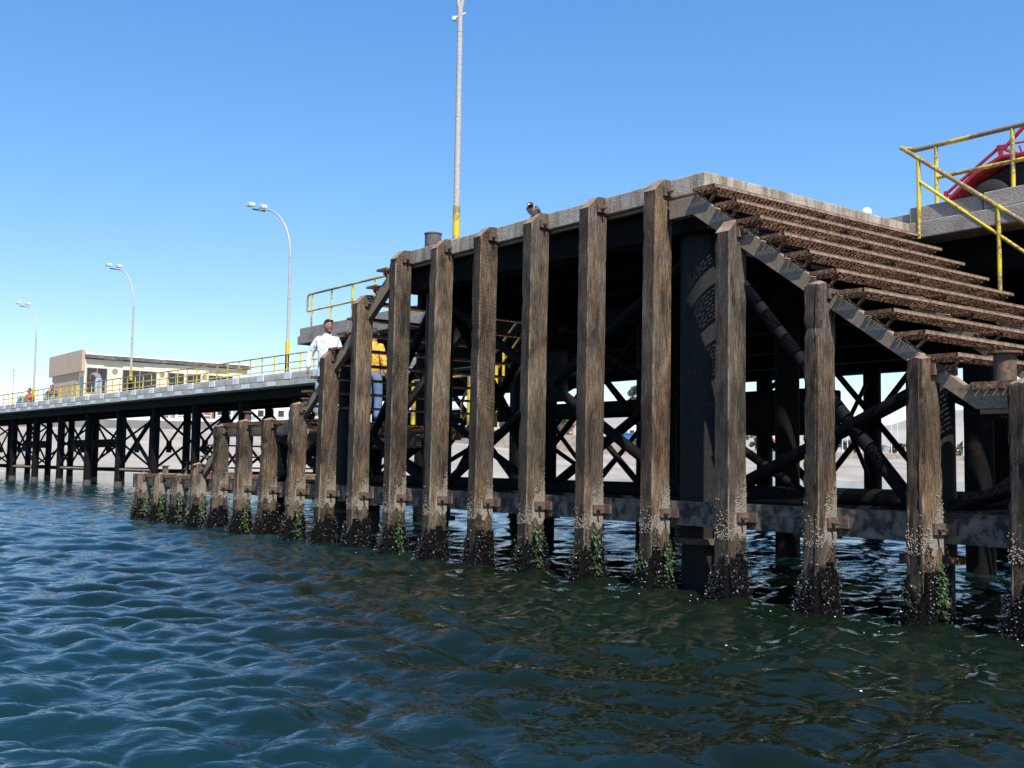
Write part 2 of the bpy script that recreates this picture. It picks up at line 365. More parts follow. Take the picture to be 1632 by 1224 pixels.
def empty(name, loc, rz=0, **kw):
    o = link(name, None); o.location = loc; o.rotation_euler = (0, 0, rz); o.empty_display_size = .2
    tag(o, **kw); return o
def copy_tree(o, parent=None):
    c = o.copy(); COL.objects.link(c)
    if parent is not None: c.parent = parent
    for ch in list(o.children): copy_tree(ch, c)
    return c

# ------------------------------------------------------------------ water
def build_water():
    az0 = math.atan2(F.y, F.x)
    dense = np.linspace(R(-31), R(31), 860)
    rest = np.linspace(R(31), R(360-31), 110)[1:-1]
    ang = np.concatenate([dense, rest])+az0
    nA = len(ang); dA = np.abs(np.roll(ang, -1)-ang); dA = np.where(dA > 3, R(2.7), dA)
    dA = np.where(np.arange(nA) < 860, R(62)/859, R(2.7))
    rr = [.4]
    while rr[-1] < 4: rr.append(rr[-1]*1.06)
    while rr[-1] < 70: rr.append(rr[-1]*1.0046)
    while rr[-1] < 9000: rr.append(rr[-1]*1.12)
    rr = np.array(rr); nR = len(rr)
    A, Rr = np.meshgrid(ang, rr); X = CAM.x+Rr*np.cos(A); Y = CAM.y+Rr*np.sin(A); Z = np.zeros_like(X)
    dR = np.gradient(rr)[:, None]; sp = np.maximum(dR, Rr*dA[None, :])
    rs = np.random.RandomState(11)
    DX = np.zeros_like(X); DY = np.zeros_like(X)
    main = math.atan2(-F.y, -F.x)+R(15)
    nW = 130
    wf = []
    for i in range(6):
        a = np.zeros_like(X)
        for j in range(4): a += np.sin(X*rs.uniform(-2.2, 2.2)+Y*rs.uniform(-2.2, 2.2)+rs.uniform(0, 6))
        wf.append(a*.5)
    for i in range(nW):
        lam = .085*(1.9/.085)**(i/(nW-1))*rs.uniform(.9, 1.1)
        th = main+rs.normal(0, R(46)); k = 2*PI/lam; ph = rs.uniform(0, 2*PI)
        slope = .027*(1.15+.5*math.exp(-((math.log(lam/.35))/.6)**2))*(1 if lam < .9 else .55)*(1.35 if lam < .25 else 1)
        amp = slope/k
        att = np.clip((lam/sp-2.5)/3, 0, 1)
        q = k*(X*math.cos(th)+Y*math.sin(th))+ph+wf[i % 6]*(.9 if lam > .5 else 1.6)
        # patchiness
        env = 1+.5*np.sin(X*rs.uniform(-.5, .5)+Y*rs.uniform(-.5, .5)+rs.uniform(0, 6))
        am = amp*att*env
        Z += am*np.sin(q); DX -= am*.9*math.cos(th)*-np.cos(q)*-1; DY -= am*.9*math.sin(th)*-np.cos(q)*-1
    # calmer inside the pile row
    calm = np.clip((Y+.2)/1.5, 0, 1); Z *= 1-.25*calm
    X += DX; Y += DY
    v = np.stack([X, Y, Z], -1).reshape(-1, 3)
    v = np.vstack([v, [[CAM.x, CAM.y, 0]]])
    i, j = np.meshgrid(np.arange(nR-1), np.arange(nA), indexing='ij'); j2 = (j+1) % nA
    q = np.stack([i*nA+j, i*nA+j2, (i+1)*nA+j2, (i+1)*nA+j], -1).reshape(-1, 4)[:, ::-1]
    c = len(v)-1
    me = bpy.data.meshes.new('water')
    nq = len(q); me.vertices.add(len(v)); me.vertices.foreach_set('co', v.ravel())
    tri = np.stack([np.full(nA, c), np.arange(nA), (np.arange(nA)+1) % nA], -1)
    me.loops.add(nq*4+nA*3); me.loops.foreach_set('vertex_index', np.concatenate([q.ravel(), tri.ravel()]).astype(np.int32))
    me.polygons.add(nq+nA)
    me.polygons.foreach_set('loop_start', np.concatenate([np.arange(nq)*4, nq*4+np.arange(nA)*3]).astype(np.int32))
    me.polygons.foreach_set('use_smooth', np.ones(nq+nA, bool))
    me.update(calc_edges=True); me.validate()
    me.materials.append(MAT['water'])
    # make sure normals look up
    if me.polygons[nq//2].normal.z < 0: me.flip_normals()
    tag(link('water', me), kind='structure')
build_water()

# ------------------------------------------------------------------ fender piles
TOPZ = {1: .985, 2: .985, 3: .975, 4: 1.2, 5: 1.9, 6: 1.965, 7: 1.965, 8: 2.19, 9: 2.95, 10: 3.68, 11: 4.19, 12: 4.2, 13: 4.19, 14: 4.19, 15: 4.19, 16: 4.19,
        17: 3.6, 18: 2.895, 19: 2.165, 20: 1.93, 21: 1.95, 22: 1.95, 23: 1.2}
PW, PD = .165, .265
def pile_mesh(n, seed):
    r = random.Random(seed); zt = TOPZ[n]; z0 = -1.2
    worn = n in (1, 2, 3, 4, 5, 6, 7, 8, 18, 19, 20)
    ns = 20; per = []
    hw, hd, rad = PW/2, PD/2, (.03 if worn else .009)
    # rounded rectangle perimeter, uneven sampling
    for (sx, sy, a0) in ((1, -1, -90), (1, 1, 0), (-1, 1, 90), (-1, -1, 180)):
        cxx, cyy = sx*(hw-rad), sy*(hd-rad)
        for k in range(3):
            a = R(a0+45*k); per.append((cxx+rad*math.cos(a), cyy+rad*math.sin(a)))
        nx = {(1, -1): (hw, 0), (1, 1): (0, hd), (-1, 1): (-hw, 0), (-1, -1): (0, -hd)}[(sx, sy)]
        for fr in (-.3, .0, .3):
            if sx*sy < 0: per.append((nx[0], fr*hd*2*(1 if sx > 0 else -1)))
            else: per.append((fr*hw*2*(-1 if sy > 0 else 1), nx[1]))
    P = len(per); step = .075; rings = int((zt-z0)/step)+1
    m = MB(); wob = [r.uniform(0, 6) for _ in range(6)]; rough = .005 if worn else .0012
    sl = .075 if not worn else .05
    notch = [(r.uniform(1, zt), r.uniform(.008, .018) if worn else r.uniform(.004, .012), r.choice((0, 1, 2)), r.uniform(.03, .09)) for _ in range(9 if worn else 5)]
    for i in range(rings+1):
        z = z0+(zt-z0)*i/rings
        for k, (x, y) in enumerate(per):
            j = rough*(math.sin(z*3+wob[k % 6])+r.uniform(-1, 1))
            f = 1+j/.1; xx, yy = x*f, y*f
            for (nz, nd, nk, nh) in notch:
                if abs(z-nz) < nh and ((nk == 0 and y < -hd*.6 and x > 0) or (nk == 1 and x < -hw*.6) or (nk == 2 and y < -hd*.7)):
                    g = (1-abs(z-nz)/nh)*nd; xx -= g*(1 if x > 0 else -1); yy += g
            zz = z; lim = zt-.13*max(0, (-y/hd)+.05) if not worn else zt-.045*((x/hw)**2*.6+(y/hd)**2*.9)-r.uniform(0, .012)
            if worn and i > rings-2: xx *= .93; yy *= .95
            m.v.append((xx, yy, min(zz, lim)))
    for i in range(rings):
        for k in range(P):
            k2 = (k+1) % P; m.f.append((i*P+k, i*P+k2, (i+1)*P+k2, (i+1)*P+k)); m.m.append(0)
    # top cap with centre strip
    o = rings*P; cz = zt if not worn else zt
    m.v.append((0, hd*.1, zt-.0 if not worn else zt)); c = len(m.v)-1
    for k in range(P):
        m.f.append((c, o+k, o+(k+1) % P)); m.m.append(1)
    return m
def shells(seed, kind):
    r = random.Random(seed); m = MB()
    hw, hd = PW/2, PD/2
    def surf():
        s = r.random()*2*(PW+PD)
        if s < PD: return (hw, -hd+s, 1, 0)
        s -= PD
        if s < PW: return (hw-s, -hd, 0, -1)
        s -= PW
        if s < PD: return (-hw, -hd+s, -1, 0)
        s -= PD
        return (hw-s, hd, 0, 1)
    if kind == 'mussel':
        # uneven dark sleeve
        nk = 28; nz = 12; zs = [-.4+.075*i for i in range(nz)]
        hts = [.30+.09*math.sin(k*.9+seed)+r.uniform(-.05, .05)+(.17 if math.cos(2*PI*k/nk-.2) > .3 else 0) for k in range(nk)]
        for i, z in enumerate(zs):
            for k in range(nk):
                a = 2*PI*k/nk; ca, sa = math.cos(a), math.sin(a)
                sc = 1/max(abs(ca)/hw, abs(sa)/hd)
                t = z/hts[k]
                g = .06*max(0, 1-max(t, 0))**.6+r.uniform(-.01, .01) if t < 1 else -.02
                m.v.append(((sc+g)*ca, (sc+g)*sa, z))
        for i in range(nz-1):
            for k in range(nk):
                k2 = (k+1) % nk; m.f.append((i*nk+k, i*nk+k2, (i+1)*nk+k2, (i+1)*nk+k)); m.m.append(2)
        for q in range(2400):
            x, y, nx, ny = surf(); a = math.atan2(y/hd, x/hw)
            hmax = hts[int((a % (2*PI))/(2*PI)*nk) % nk]*1.08
            z = -.12+(hmax+.12)*(r.random()**1.05); t = max(0, z/hmax)
            g = .06*max(0, 1-t)**.6*r.uniform(.6, 1.2)+.006
            p = Vector((x*(1+g/max(hw, .1)*.9) if nx else x*(1+g/.15), y*(1+g/max(hd, .1)*.9) if ny else y*(1+g/.2), z))+Vector((nx, ny, 0))*g*.6
            l = r.uniform(.008, .018); d = (Vector((nx, ny, 0))*.7+Vector((r.uniform(-1, 1), r.uniform(-1, 1), r.uniform(-.8, 1)))).normalized()
            u = d.cross(Vector((r.uniform(-1, 1), r.uniform(-1, 1), 1))).normalized(); w2 = d.cross(u)
            m.add([p-d*l*.4, p+d*l, p+u*l*.45, p-u*l*.45, p+w2*l*.22, p-w2*l*.22],
                  [(0, 2, 4), (0, 4, 3), (0, 3, 5), (0, 5, 2), (1, 4, 2), (1, 3, 4), (1, 5, 3), (1, 2, 5)], 1 if r.random() < .05 else 0)  # a few shells coloured pale as painted glints
        return m
    if kind == 'barnacle':
        tilt = r.uniform(.1, .3); top = r.uniform(.2, .42)
        for q in range(3800):
            y = r.uniform(-.04, hd) if r.random() < .93 else r.uniform(-hd, hd)
            e = .62+top*(.35+.65*max(0, (y+.05)/(hd+.05)))+.03*math.sin(y*60+seed)
            z = .58+.04*math.sin(y*40+seed)+abs(r.gauss(0, .5))*(e-.58)
            if z > e+.18 or (z > e and r.random() < .6): continue
            if r.random() < .975: p = Vector((hw, y, z)); n = Vector((1, 0, 0))
            else: p = Vector((r.uniform(-hw, hw), -hd, .55+abs(r.gauss(0, .12)))); n = Vector((0, -1, 0))
            l = r.uniform(.004, .009); u = n.cross(Vector((0, 0, 1))); w2 = n.cross(u)
            b = [p+(u*math.cos(a)+w2*math.sin(a))*l for a in (0, 1.25, 2.5, 3.75, 5.0)]; t = [p+n*l*.8+(u*math.cos(a)+w2*math.sin(a))*l*.45 for a in (0, 1.25, 2.5, 3.75, 5.0)]
            m.add(b+t, [(i, (i+1) % 5, (i+1) % 5+5, i+5) for i in range(5)]+[(5, 6, 7, 8, 9)])
        return m
    if kind == 'weed':
        cz = r.uniform(.2, .34); cy = r.uniform(-.06, .08)
        for q in range(170):
            z = cz+r.gauss(0, .10)*(1+seed % 2); y = cy+r.gauss(0, .04)
            if z < .02 or z > .56 or abs(y) > hd+.02: continue
            p = Vector((hw+.03+.05*max(0, 1-z/.5)+r.uniform(0, .02), y, z))
            if q % 6 == 0: p = Vector((r.uniform(-hw, hw), -hd-.05, z*.8))
            l = r.uniform(.012, .036); d = Vector((r.uniform(.0, .6), r.uniform(-.6, .6), -1)).normalized(); u = d.cross(Vector((1, r.uniform(-.5, .5), 0))).normalized()*l*.28
            k = Vector((.006, 0, 0))
            m.add([p-u, p+u, p+d*l*.6+u*1.2+k, p+d*l+k, p+d*l*.6-u*1.2+k], [(0, 1, 2, 3, 4)])
        return m
crust = [(shells(i*3+1, 'mussel').mesh('mussel_crust', ['mussel', 'glint', 'sleeve']), shells(i*3+2, 'barnacle').mesh('barnacle_crust', 'barn'), shells(i*3+3, 'weed').mesh('seaweed', 'weed')) for i in range(4)]
def bracket_mesh(low):
    m = MB(); hw = PW/2
    # angle plate on the +X face, reaching back to the beam, and a cheek
    m.box(hw+.002, hw+.03, -.02, .165, -.045, .045); m.box(hw+.03, hw+.12, .125, .165, -.045, .045)
    return m.mesh('bracket', 'rust')
def bolt_mesh():
    m = MB(); hw = PW/2
    m.tube([(hw+.03, .035, 0), (hw+.1, .033, -.006)], .012, 8); m.tube([(hw+.031, .035, 0), (hw+.055, .035, 0)], .024, 6)
    return m.mesh('bolt', 'rust')
BR, BO = bracket_mesh(0), bolt_mesh()
ORD = {1: 'first', 2: 'second', 3: 'third', 4: 'fourth', 5: 'fifth', 6: 'sixth', 7: 'seventh', 8: 'eighth', 9: 'ninth', 10: 'tenth'}
PL = {1: 'short mossy timber pile at the far left end of the row',
      2: 'short mossy timber pile, second from the far left end of the row',
      3: 'short mossy timber pile, third from the far left, just before the first step up',
      4: 'rounded timber pile beside the lowest step, between short and medium piles',
      5: 'medium round topped timber pile, leftmost of three at the middle landing',
      6: 'medium timber pile in front of a rusty bollard, centre of three at the middle landing',
      7: 'medium timber pile beside the striped steel column, last of the three at the left landing',
      8: 'timber pile one step above the left landing, its rounded top beside a bollard',
      9: 'timber pile in front of the man in the white shirt',
      10: 'timber pile between the white shirted man and the yellow shirted man',
      11: 'tall timber pile at the left corner of the upper deck, right of the yellow shirt',
      12: 'tall timber pile directly below the big bollard on the upper deck',
      13: 'tall timber pile just right of the tall yellow based lamp post',
      14: 'tall timber pile with the grey bird perched on its top',
      15: 'tall timber pile one to the right of the perched bird',
      16: 'tallest looking timber pile at the right corner of the upper deck',
      17: 'timber pile at the top of the right hand stair, its front edge sharply cut',
      18: 'worn timber pile halfway down the right hand stair with an orange streaked face',
      19: 'thick worn timber pile near the foot of the right hand stair',
      20: 'timber pile cut by the right edge of the picture',
      21: 'timber pile at the right hand landing just outside the right edge', 22: 'far right timber pile at the right hand landing'}
for n in range(1, 22):
    p = empty('timber_pile', ((n if n != 20 else 19.84)-PW/2, PD/2, 0), label=PL[n], cat='pile', group='timber fender piles along the landing')
    p.rotation_euler = (-.009+rnd.uniform(-.006, .006), rnd.uniform(-.006, .006), rnd.uniform(-.05, .05))
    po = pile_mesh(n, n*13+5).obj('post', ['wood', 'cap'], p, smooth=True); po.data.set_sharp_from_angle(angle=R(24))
    cr = crust[(n*7+n//3) % 4]
    link('mussel_crust', cr[0], p)['kind'] = 'stuff'; link('barnacle_crust', cr[1], p)['kind'] = 'stuff' 
    if n in (1, 2, 3, 4, 6, 8, 11, 14, 15, 16, 19): link('seaweed', cr[2], p)['kind'] = 'stuff'
    zs = [TOPZ[n]-.135]
    if TOPZ[n] > 1.3: zs.append(.76)
    for z in zs:
        b = link('bracket', BR, p); b.location = (0, 0, z); link('bolt', BO, b)

# ------------------------------------------------------------------ landing stage frame
DX0, DX1 = 10.53, 16.47      # upper deck ends
DZ = 4.195
land = empty('landing_stage', (13.5, 2, 0), label='black steel landing stage with concrete upper deck behind the timber piles', cat='landing stage')
def lobj(m, name, mats, smooth=False, bevel=0, parent=land):
    o = m.obj(name, mats, parent, smooth, bevel); o.location = -Vector(parent.location); return o
m = MB(); m.box(DX0, DX1, .27, 3.88, DZ-.2, DZ); lobj(m, 'deck_slab', 'deck', bevel=.012)
m = MB(); m.box(DX0+.02, DX1-.06, .33, .36, DZ-.235, DZ-.203); lobj(m, 'edge_angle', 'string')
for y in (.55, 1.6, 2.6, 3.6):
    m = MB(); m.box(DX0+.1, DX1-.12, y-.07, y+.07, DZ-.52, DZ-.204); m.box(DX0+.1, DX1-.12, y-.13, y+.13, DZ-.545, DZ-.521); lobj(m, 'deck_beam', 'dark')
for x in (10.68, 12.1, 13.5, 14.9, 16.3):
    m = MB(); m.box(x-.06, x+.06, .64, 3.84, DZ-(.75 if x in (10.68, 16.3) else .5), DZ-.206); lobj(m, 'cross_girder', 'dark')
CX = [5.9, 8.4, 11.0, 16.0, 18.6, 21.1]
FY = .78
def ctop(x):
    if x < 7: return 1.75
    if x < 8.9: return 2.05
    if x < 16.4: return 3.66
    if x < 19: return 2.05
    return 1.75
for y in (FY, 2.75):
    for x in (CX if y < 2 else [5.9, 11.0, 13.5, 16.0]):
        m = MB(); r = (.25 if x == 16.0 else .2) if y < 2 else .17
        m.tube([(x, y, .46), (x, y, ctop(x))], r, 28); c = lobj(m, 'column', 'colpaint' if y < 2 else 'dark', smooth=True)  # rear columns take the blacker steel that carries painted shade
        m = MB(); m.tube([(x, y, .44), (x, y, .5)], r+.07, 28); q = m.obj('flange', 'rust', c, True)
        m = MB(); m.tube([(x, y, -2), (x, y, .44)], r-.02, 24); q = m.obj('pile_sleeve', 'colpaint' if y < 2 else 'dark', c, True)
def brace(a, b, r=.085, mat='dark', parent=land):
    m = MB(); m.tube([a, b], r, 14); return lobj(m, 'brace', mat, True, parent=parent)
for i, x in enumerate(CX[:-1]):
    x2 = CX[i+1]; za, zb = ctop(x)-.15, ctop(x2)-.15; y = FY
    br = .066 if x > 15.5 and x < 17 else .062; brace((x+.15, y, .9), (x2-.15, y, zb), br); brace((x+.15, y+.0, za), (x2-.15, y+.0, .9), br)
    y = 2.75
    if x2 < 17: brace((x+.15, y, .9), (x2-.15, y, zb), .07); brace((x+.15, y, za), (x2-.15, y, .9), .055)
for i, x in enumerate(CX):
    if ctop(x) > 2.1 and x < 12:
        brace((x, 1.0, ctop(x)-.2), (x, 2.7, .95), .08)
# gusset plates where braces cross
for x, z in ((13.5, 2.3),):
    m = MB(); m.box(x-.3, x+.3, FY-.01, FY+.01, z-.3, z+.32); lobj(m, 'gusset_plate', 'dark')
for y, z in ((FY, .78), (2.75, .9)):
    m = MB(); m.tube([(CX[0]-.3, y, z), (CX[-1]+.3, y, z)], .12, 14); lobj(m, 'lower_beam', 'dark', True)
for x in CX:
    m = MB(); m.tube([(x, .42, .76), (x, 2.75, .82)], .09, 12); lobj(m, 'cross_beam', 'dark', True)
for a, b in ((4.8, 7.7), (19.4, 21.9)):
    for y in (1.3, 2.6):
        m = MB(); m.box(a, b, y-.06, y+.06, 1.5, 1.74); lobj(m, 'landing_beam', 'string')
m = MB(); m.box(-.15, 22.2, .3, .42, .655, .865); m.box(-.15, 22.2, .3, .47, .866, .88); m.box(-.15, 22.2, .3, .47, .64, .654); lobj(m, 'wale', 'wale')

# ------------------------------------------------------------------ stairs of steel grating
TW, TR, NT = .28, .2055, 10
def grating(m, x0, x1, y0, y1, z, nb, h=.02, rods=.095):
    for i in range(nb):
        x = x0+(x1-x0)*i/(nb-1); m.box(x-.003, x+.003, y0, y1, z-h, z)
    k = int((y1-y0)/rods)
    for j in range(k+1):
        y = y0+(y1-y0)*j/k; m.box(x0, x1, y-.004, y+.004, z-.014, z-.001)
    # staggered teeth between the bars
    for i in range(nb-1):
        xa = x0+(x1-x0)*i/(nb-1); xb = x0+(x1-x0)*(i+1)/(nb-1); y = y0+.02+(i % 2)*.028+rnd.uniform(0, .01)
        while y < y1-.01:
            if rnd.random() < .85: m.box(xa+.004, xb-.004 if rnd.random() < .5 else (xa+xb)/2, y-.005, y+.005, z-h-rnd.uniform(0, .008), z-.004)
            y += .056
TY0, TY1 = .14, 3.72
def tread_mesh():
    m = MB(); grating(m, .012, TW-.02, TY0+.012, TY1-.012, -.002, 9)
    m.box(TW-.016, TW-.002, TY0, TY1, -.026, .0, 1); m.box(TW-.018, TW+.0, TY0, TY1, .0005, .004, 1)
    m.box(-.002, .008, TY0, TY1, -.026, .0)
    for y in (TY0, TY1-.012): m.box(0, TW, y, y+.012, -.03, .004)
    for y in (.23, 1.95, 3.6):
        m.bar((TW-.02, y, -.04), (.1, y, -.17), .035, .012)
        m.box(.02, TW-.02, y-.02, y+.02, -.06, -.036)
    return m
tread_me = tread_mesh().mesh('tread', ['grating', 'nosing'])
def staircase(label, x_top, sgn, z_top, nt, group='steel grating stairs of the landing stage', flat_top=.42, flat_bot=.45):
    s = empty('staircase', (x_top, 0, z_top), label=label, cat='staircase', group=group)
    if sgn < 0: s.scale = (1, 1, 1)
    for i in range(nt):
        t = link('tread', tread_me, s)
        if sgn > 0: t.location = (-.04+TW*i, 0, -.2-TR*i)
        else: t.location = (.04-TW*i, 0, -.2-TR*i); t.rotation_euler = (0, 0, PI); t.location.y = TY0+TY1
        t.rotation_euler.x = rnd.uniform(-.002, .002)
    # stringers: bent channel
    h = .19; X1 = -.05; L1 = TW*nt+.02; zt = -.245
    prof = [(-flat_top, zt), (X1, zt), (X1+L1, zt-TR*nt), (X1+L1+flat_bot, zt-TR*nt),
            (X1+L1+flat_bot, zt-TR*nt-h), (X1+L1+.1, zt-TR*nt-h), (X1-.05, zt-h), (-flat_top, zt-h)]
    prof = [(sgn*x, z) for x, z in prof]
    for y in (.2, 1.93, 3.58):
        m = MB(); m.prism(prof, 'y', y, y+.02)
        # flanges
        for (a, b) in ((0, 1), (1, 2), (2, 3), (7, 6), (6, 5), (5, 4)):
            pa, pb = prof[a], prof[b]; dz = -.006 if a < 4 else .006
            m.bar((pa[0], y+.055, pa[1]+dz), (pb[0], y+.055, pb[1]+dz), .07, .012)
        m.obj('stringer', 'string', s)
    return s
staircase('long flight of rusty grating treads on the right, sunlit, going down to the right', DX1, 1, DZ, NT)
staircase('long backlit flight of grating treads on the left, behind the white shirted man', DX0, -1, DZ, NT)
def landing(label, x0, x1, z, y0=.16, y1=3.7):
    s = empty('grating_landing', ((x0+x1)/2, (y0+y1)/2, z), label=label, cat='platform')
    m = MB(); grating(m, x0, x1, y0, y1, z-.004, int((x1-x0)/.036), .02, .05); g = m.obj('grating', 'grating', s); g.location = -s.location
    m = MB()
    for y in (y0-.01, y1-.03): m.box(x0, x1, y, y+.02, z-.055, z+.004)
    for x in (x0-.021, x1+.001): m.box(x, x+.02, y0, y1, z-.055, z+.002)
    g = m.obj('frame', 'grating', s); g.location = -s.location
    m = MB()
    for y in (.225, 1.96, 3.52):
        m = MB(); m.box(x0+.02, x1-.02, y, y+.03, z-.238, z-.066); m.box(x0+.02, x1-.02, y-.004, y+.08, z-.24, z-.2379)
        g = m.obj('beam', 'string', s); g.location = -s.location
    return s
landing('grating landing on the left where both men stand', 4.78, 7.66, 1.905)
landing('grating landing at the foot of the right hand stair', 19.34, 22.0, 1.905)
landing('lowest rusty grating platform at the far left end beside the short piles', .3, 3.35, .93)
staircase('short lowest flight of grating steps at the left end', 4.78, -1, 1.93, 4, flat_top=.1, flat_bot=.1)

# ------------------------------------------------------------------ mooring bollards
def bollard(loc, label, r=.06, h=.17, big=False, mat='rust'):
    b = empty('bollard', loc, label=label, cat='bollard', group='steel mooring bollards')
    m = MB(); m.tube([(0, 0, -.12), (0, 0, h)], r, 22); m.obj('post', mat, b, True)
    m = MB(); m.tube([(0, 0, h), (0, 0, h+.018)], r*(1.08 if big else 1.5), 22); m.obj('cap', mat, b, True)
    return b
bollard((1.45, .42, .93), 'small rusty bollard furthest left on the lowest platform')
bollard((3.0, .42, .93), 'small rusty bollard at the inner end of the lowest platform')
bollard((5.43, .42, 1.93), 'rusty capped bollard on the middle landing left of the white shirted man')
bollard((7.66, .42, 2.12), 'small capped bollard beside the eighth pile, left of the white shirted man', h=.13)
bollard((19.42, .5, 1.95), 'large rusty bollard at the foot of the right hand stair', r=.085, h=.2)
b = bollard((10.75, .8, DZ), 'big dark cylindrical bollard on the upper deck beside the tall lamp', r=.12, h=.34, big=True, mat='bollardm')
m = MB(); m.tube([(.1, -.02, .2), (.17, -.05, .17)], .022, 8); m.obj('pin', 'rust', b)

# ------------------------------------------------------------------ jetty head (wide deck behind)
JY = 3.9; HX0, HX1, HYB = .42, 34.0, 15.6
head = empty('jetty_head', (17, 9, 0), label='wide concrete jetty deck on black columns behind the landing stage', cat='jetty')
def hobj(m, name, mats, smooth=False, bevel=0):
    o = m.obj(name, mats, head, smooth, bevel); o.location = -Vector(head.location); return o
m = MB(); m.box(HX0, HX1, JY+.06, HYB, 4.14, 4.33); hobj(m, 'deck_slab', 'deck2')
# edge fascia in uneven cast lengths, gap where the upper deck of the landing meets it
x = HX0
while x < HX1:
    m = MB()
    l = rnd.uniform(1.5, 2.6); x2 = min(x+l, HX1)
    if not (x2 > DX0+.0 and x < DX1-.0):
        m.box(x+.006, x2-.006, JY, JY+.5, 4.2+rnd.uniform(-.006, .006), 4.395+rnd.uniform(-.012, .012))
    elif x < DX0: m.box(x+.006, DX0, JY, JY+.5, 4.2, 4.39)
    elif x2 > DX1: m.box(DX1-.012, x2-.006, JY, JY+.5, 4.2, 4.385)
    x = x2
    if m.v: hobj(m, 'kerb', 'deck2', bevel=.012)
m = MB(); m.box(HX0-.05, DX0-.02, JY-.03, JY+.4, 4.0, 4.197); m.box(DX1-.02, HX1, JY-.03, JY+.4, 3.995, 4.197); hobj(m, 'fascia', 'deck2', bevel=.012)
for y in (4.55, 7.3, 10.05, 12.8, 15.3):
    m = MB(); m.box(HX0+.2, HX1, y-.09, y+.09, 3.62, 4.13); m.box(HX0+.2, HX1, y-.16, y+.16, 3.59, 3.62); hobj(m, 'girder', 'dark')
HCX = [1.3, 4.6, 7.9, 11.2, 14.0, 16.85, 20.2, 23.5, 26.8]
HCX2 = [1.6, 4.7, 7.8, 10.9, 13.45, 14.6, 17.5, 20.6, 23.7]
HCX3 = [.4, 2.8, 5.75, 8.9, 11.95, 15.0, 18.0, 21, 24]
for y, xs, r in ((4.7, HCX, .17), (9.5, HCX2, .16), (14.3, HCX3, .2)):
    for x in xs:
        if x < HX0+.2: continue
        m = MB(); m.tube([(x, y, -2), (x, y, 3.62)], r, 20); hobj(m, 'column', 'dark', True)
    for i in range(len(xs)-1):
        a, b = xs[i], xs[i+1]
        if b-a < 2 or a < HX0 or y > 14 or (y < 5 and 10 < a < 15): continue
        for (z0, z1) in ((.9, 3.45), (3.45, .9)):
            m = MB(); m.tube([(a+.1, y, z0), (b-.1, y, z1)], .055, 10); hobj(m, 'brace', 'dark', True)
    if y < 14:
        zb = .72 if y < 5 else .42
        m = MB(); m.box(max(xs[0], HX0), xs[-1], y-.1, y+.1, zb, zb+.2); hobj(m, 'lower_beam', 'dark')
for i, (a, c, d) in enumerate(zip(HCX, HCX2, HCX3)):
    for p, q in (((a, 4.8, 3.4), (c, 9.4, 1.0)), ((a, 4.8, 1.0), (c, 9.4, 3.4)), ((c, 9.6, 3.4), (d, 14.2, 1.0)), ((c, 9.6, 1.0), (d, 14.2, 3.4))):
        if q[0] < HX0 or i not in (1, 3, 6): continue
        m = MB(); m.tube([p, q], .05, 10); hobj(m, 'cross_brace', 'dark', True)
# service tank slung between columns
m = MB(); m.box(9.2, 11.2, 9.0, 9.9, 1.9, 2.75); hobj(m, 'service_box', 'dark', bevel=.03)
m = MB(); m.tube([(HX0+.5, 6.2, 2.3), (9.8, 6.2, 2.3)], .16, 14); hobj(m, 'service_pipe', 'dark', True)

# ------------------------------------------------------------------ railings
def railing(label, loc, pts, posts, h=.78, r=.022, mid=.5, closed_end=None, rz=0, name='railing', base=None, group='yellow pipe railings'):
    """pts: list of base points along the rail (local); posts: list of params along x."""
    o = empty(name, loc, rz, label=label, cat='railing', group=group)
    up = Vector((0, 0, h)); P = [Vector(p) for p in pts]
    m = MB(); tp = [p+up for p in P]
    if closed_end == 'start': tp = [P[0]+Vector((0, 0, h*mid))]+[P[0]+up*.93]+[P[0]+up+(P[1]-P[0]).normalized()*.06]+tp[1:]
    m.tube(tp, r*1.15, 10); m.obj('top_rail', 'yellow2', o, True)
    PM = list(P)
    if not closed_end: PM[0] = Vector(posts[0])
    m = MB(); m.tube([p+up*mid for p in PM], r, 10); m.obj('mid_rail', 'yellow', o, True)
    if base: 
        m = MB(); m.tube([p+Vector((0, 0, base)) for p in P], r*.9, 8); m.obj('bottom_rail', 'yellow', o, True)
    for b in posts:
        b = Vector(b); m = MB(); m.tube([b+Vector((0, 0, -.02)), b+up], r, 10); m.obj('post', 'yellow', o, True)
    return o
# left on the jetty head, ends where the landing's deck starts
railing('yellow railing on the jetty head at upper left, ending above the white shirted man', (.55, JY+.12, 4.39), [(0, 0, 0), (9.6, 0, 0)],
        [(.22+.955*i, 0, 0) for i in range(11)], h=.79, mid=.5, closed_end='start')
# right on the jetty head
railing('yellow railing on the jetty head at upper right in front of the red trailer', (16.42, JY+.12, 4.39), [(0, 0, 0), (12, 0, 0)],
        [(.33+.94*i, 0, 0) for i in range(12)], h=.73, mid=.46, r=.024)
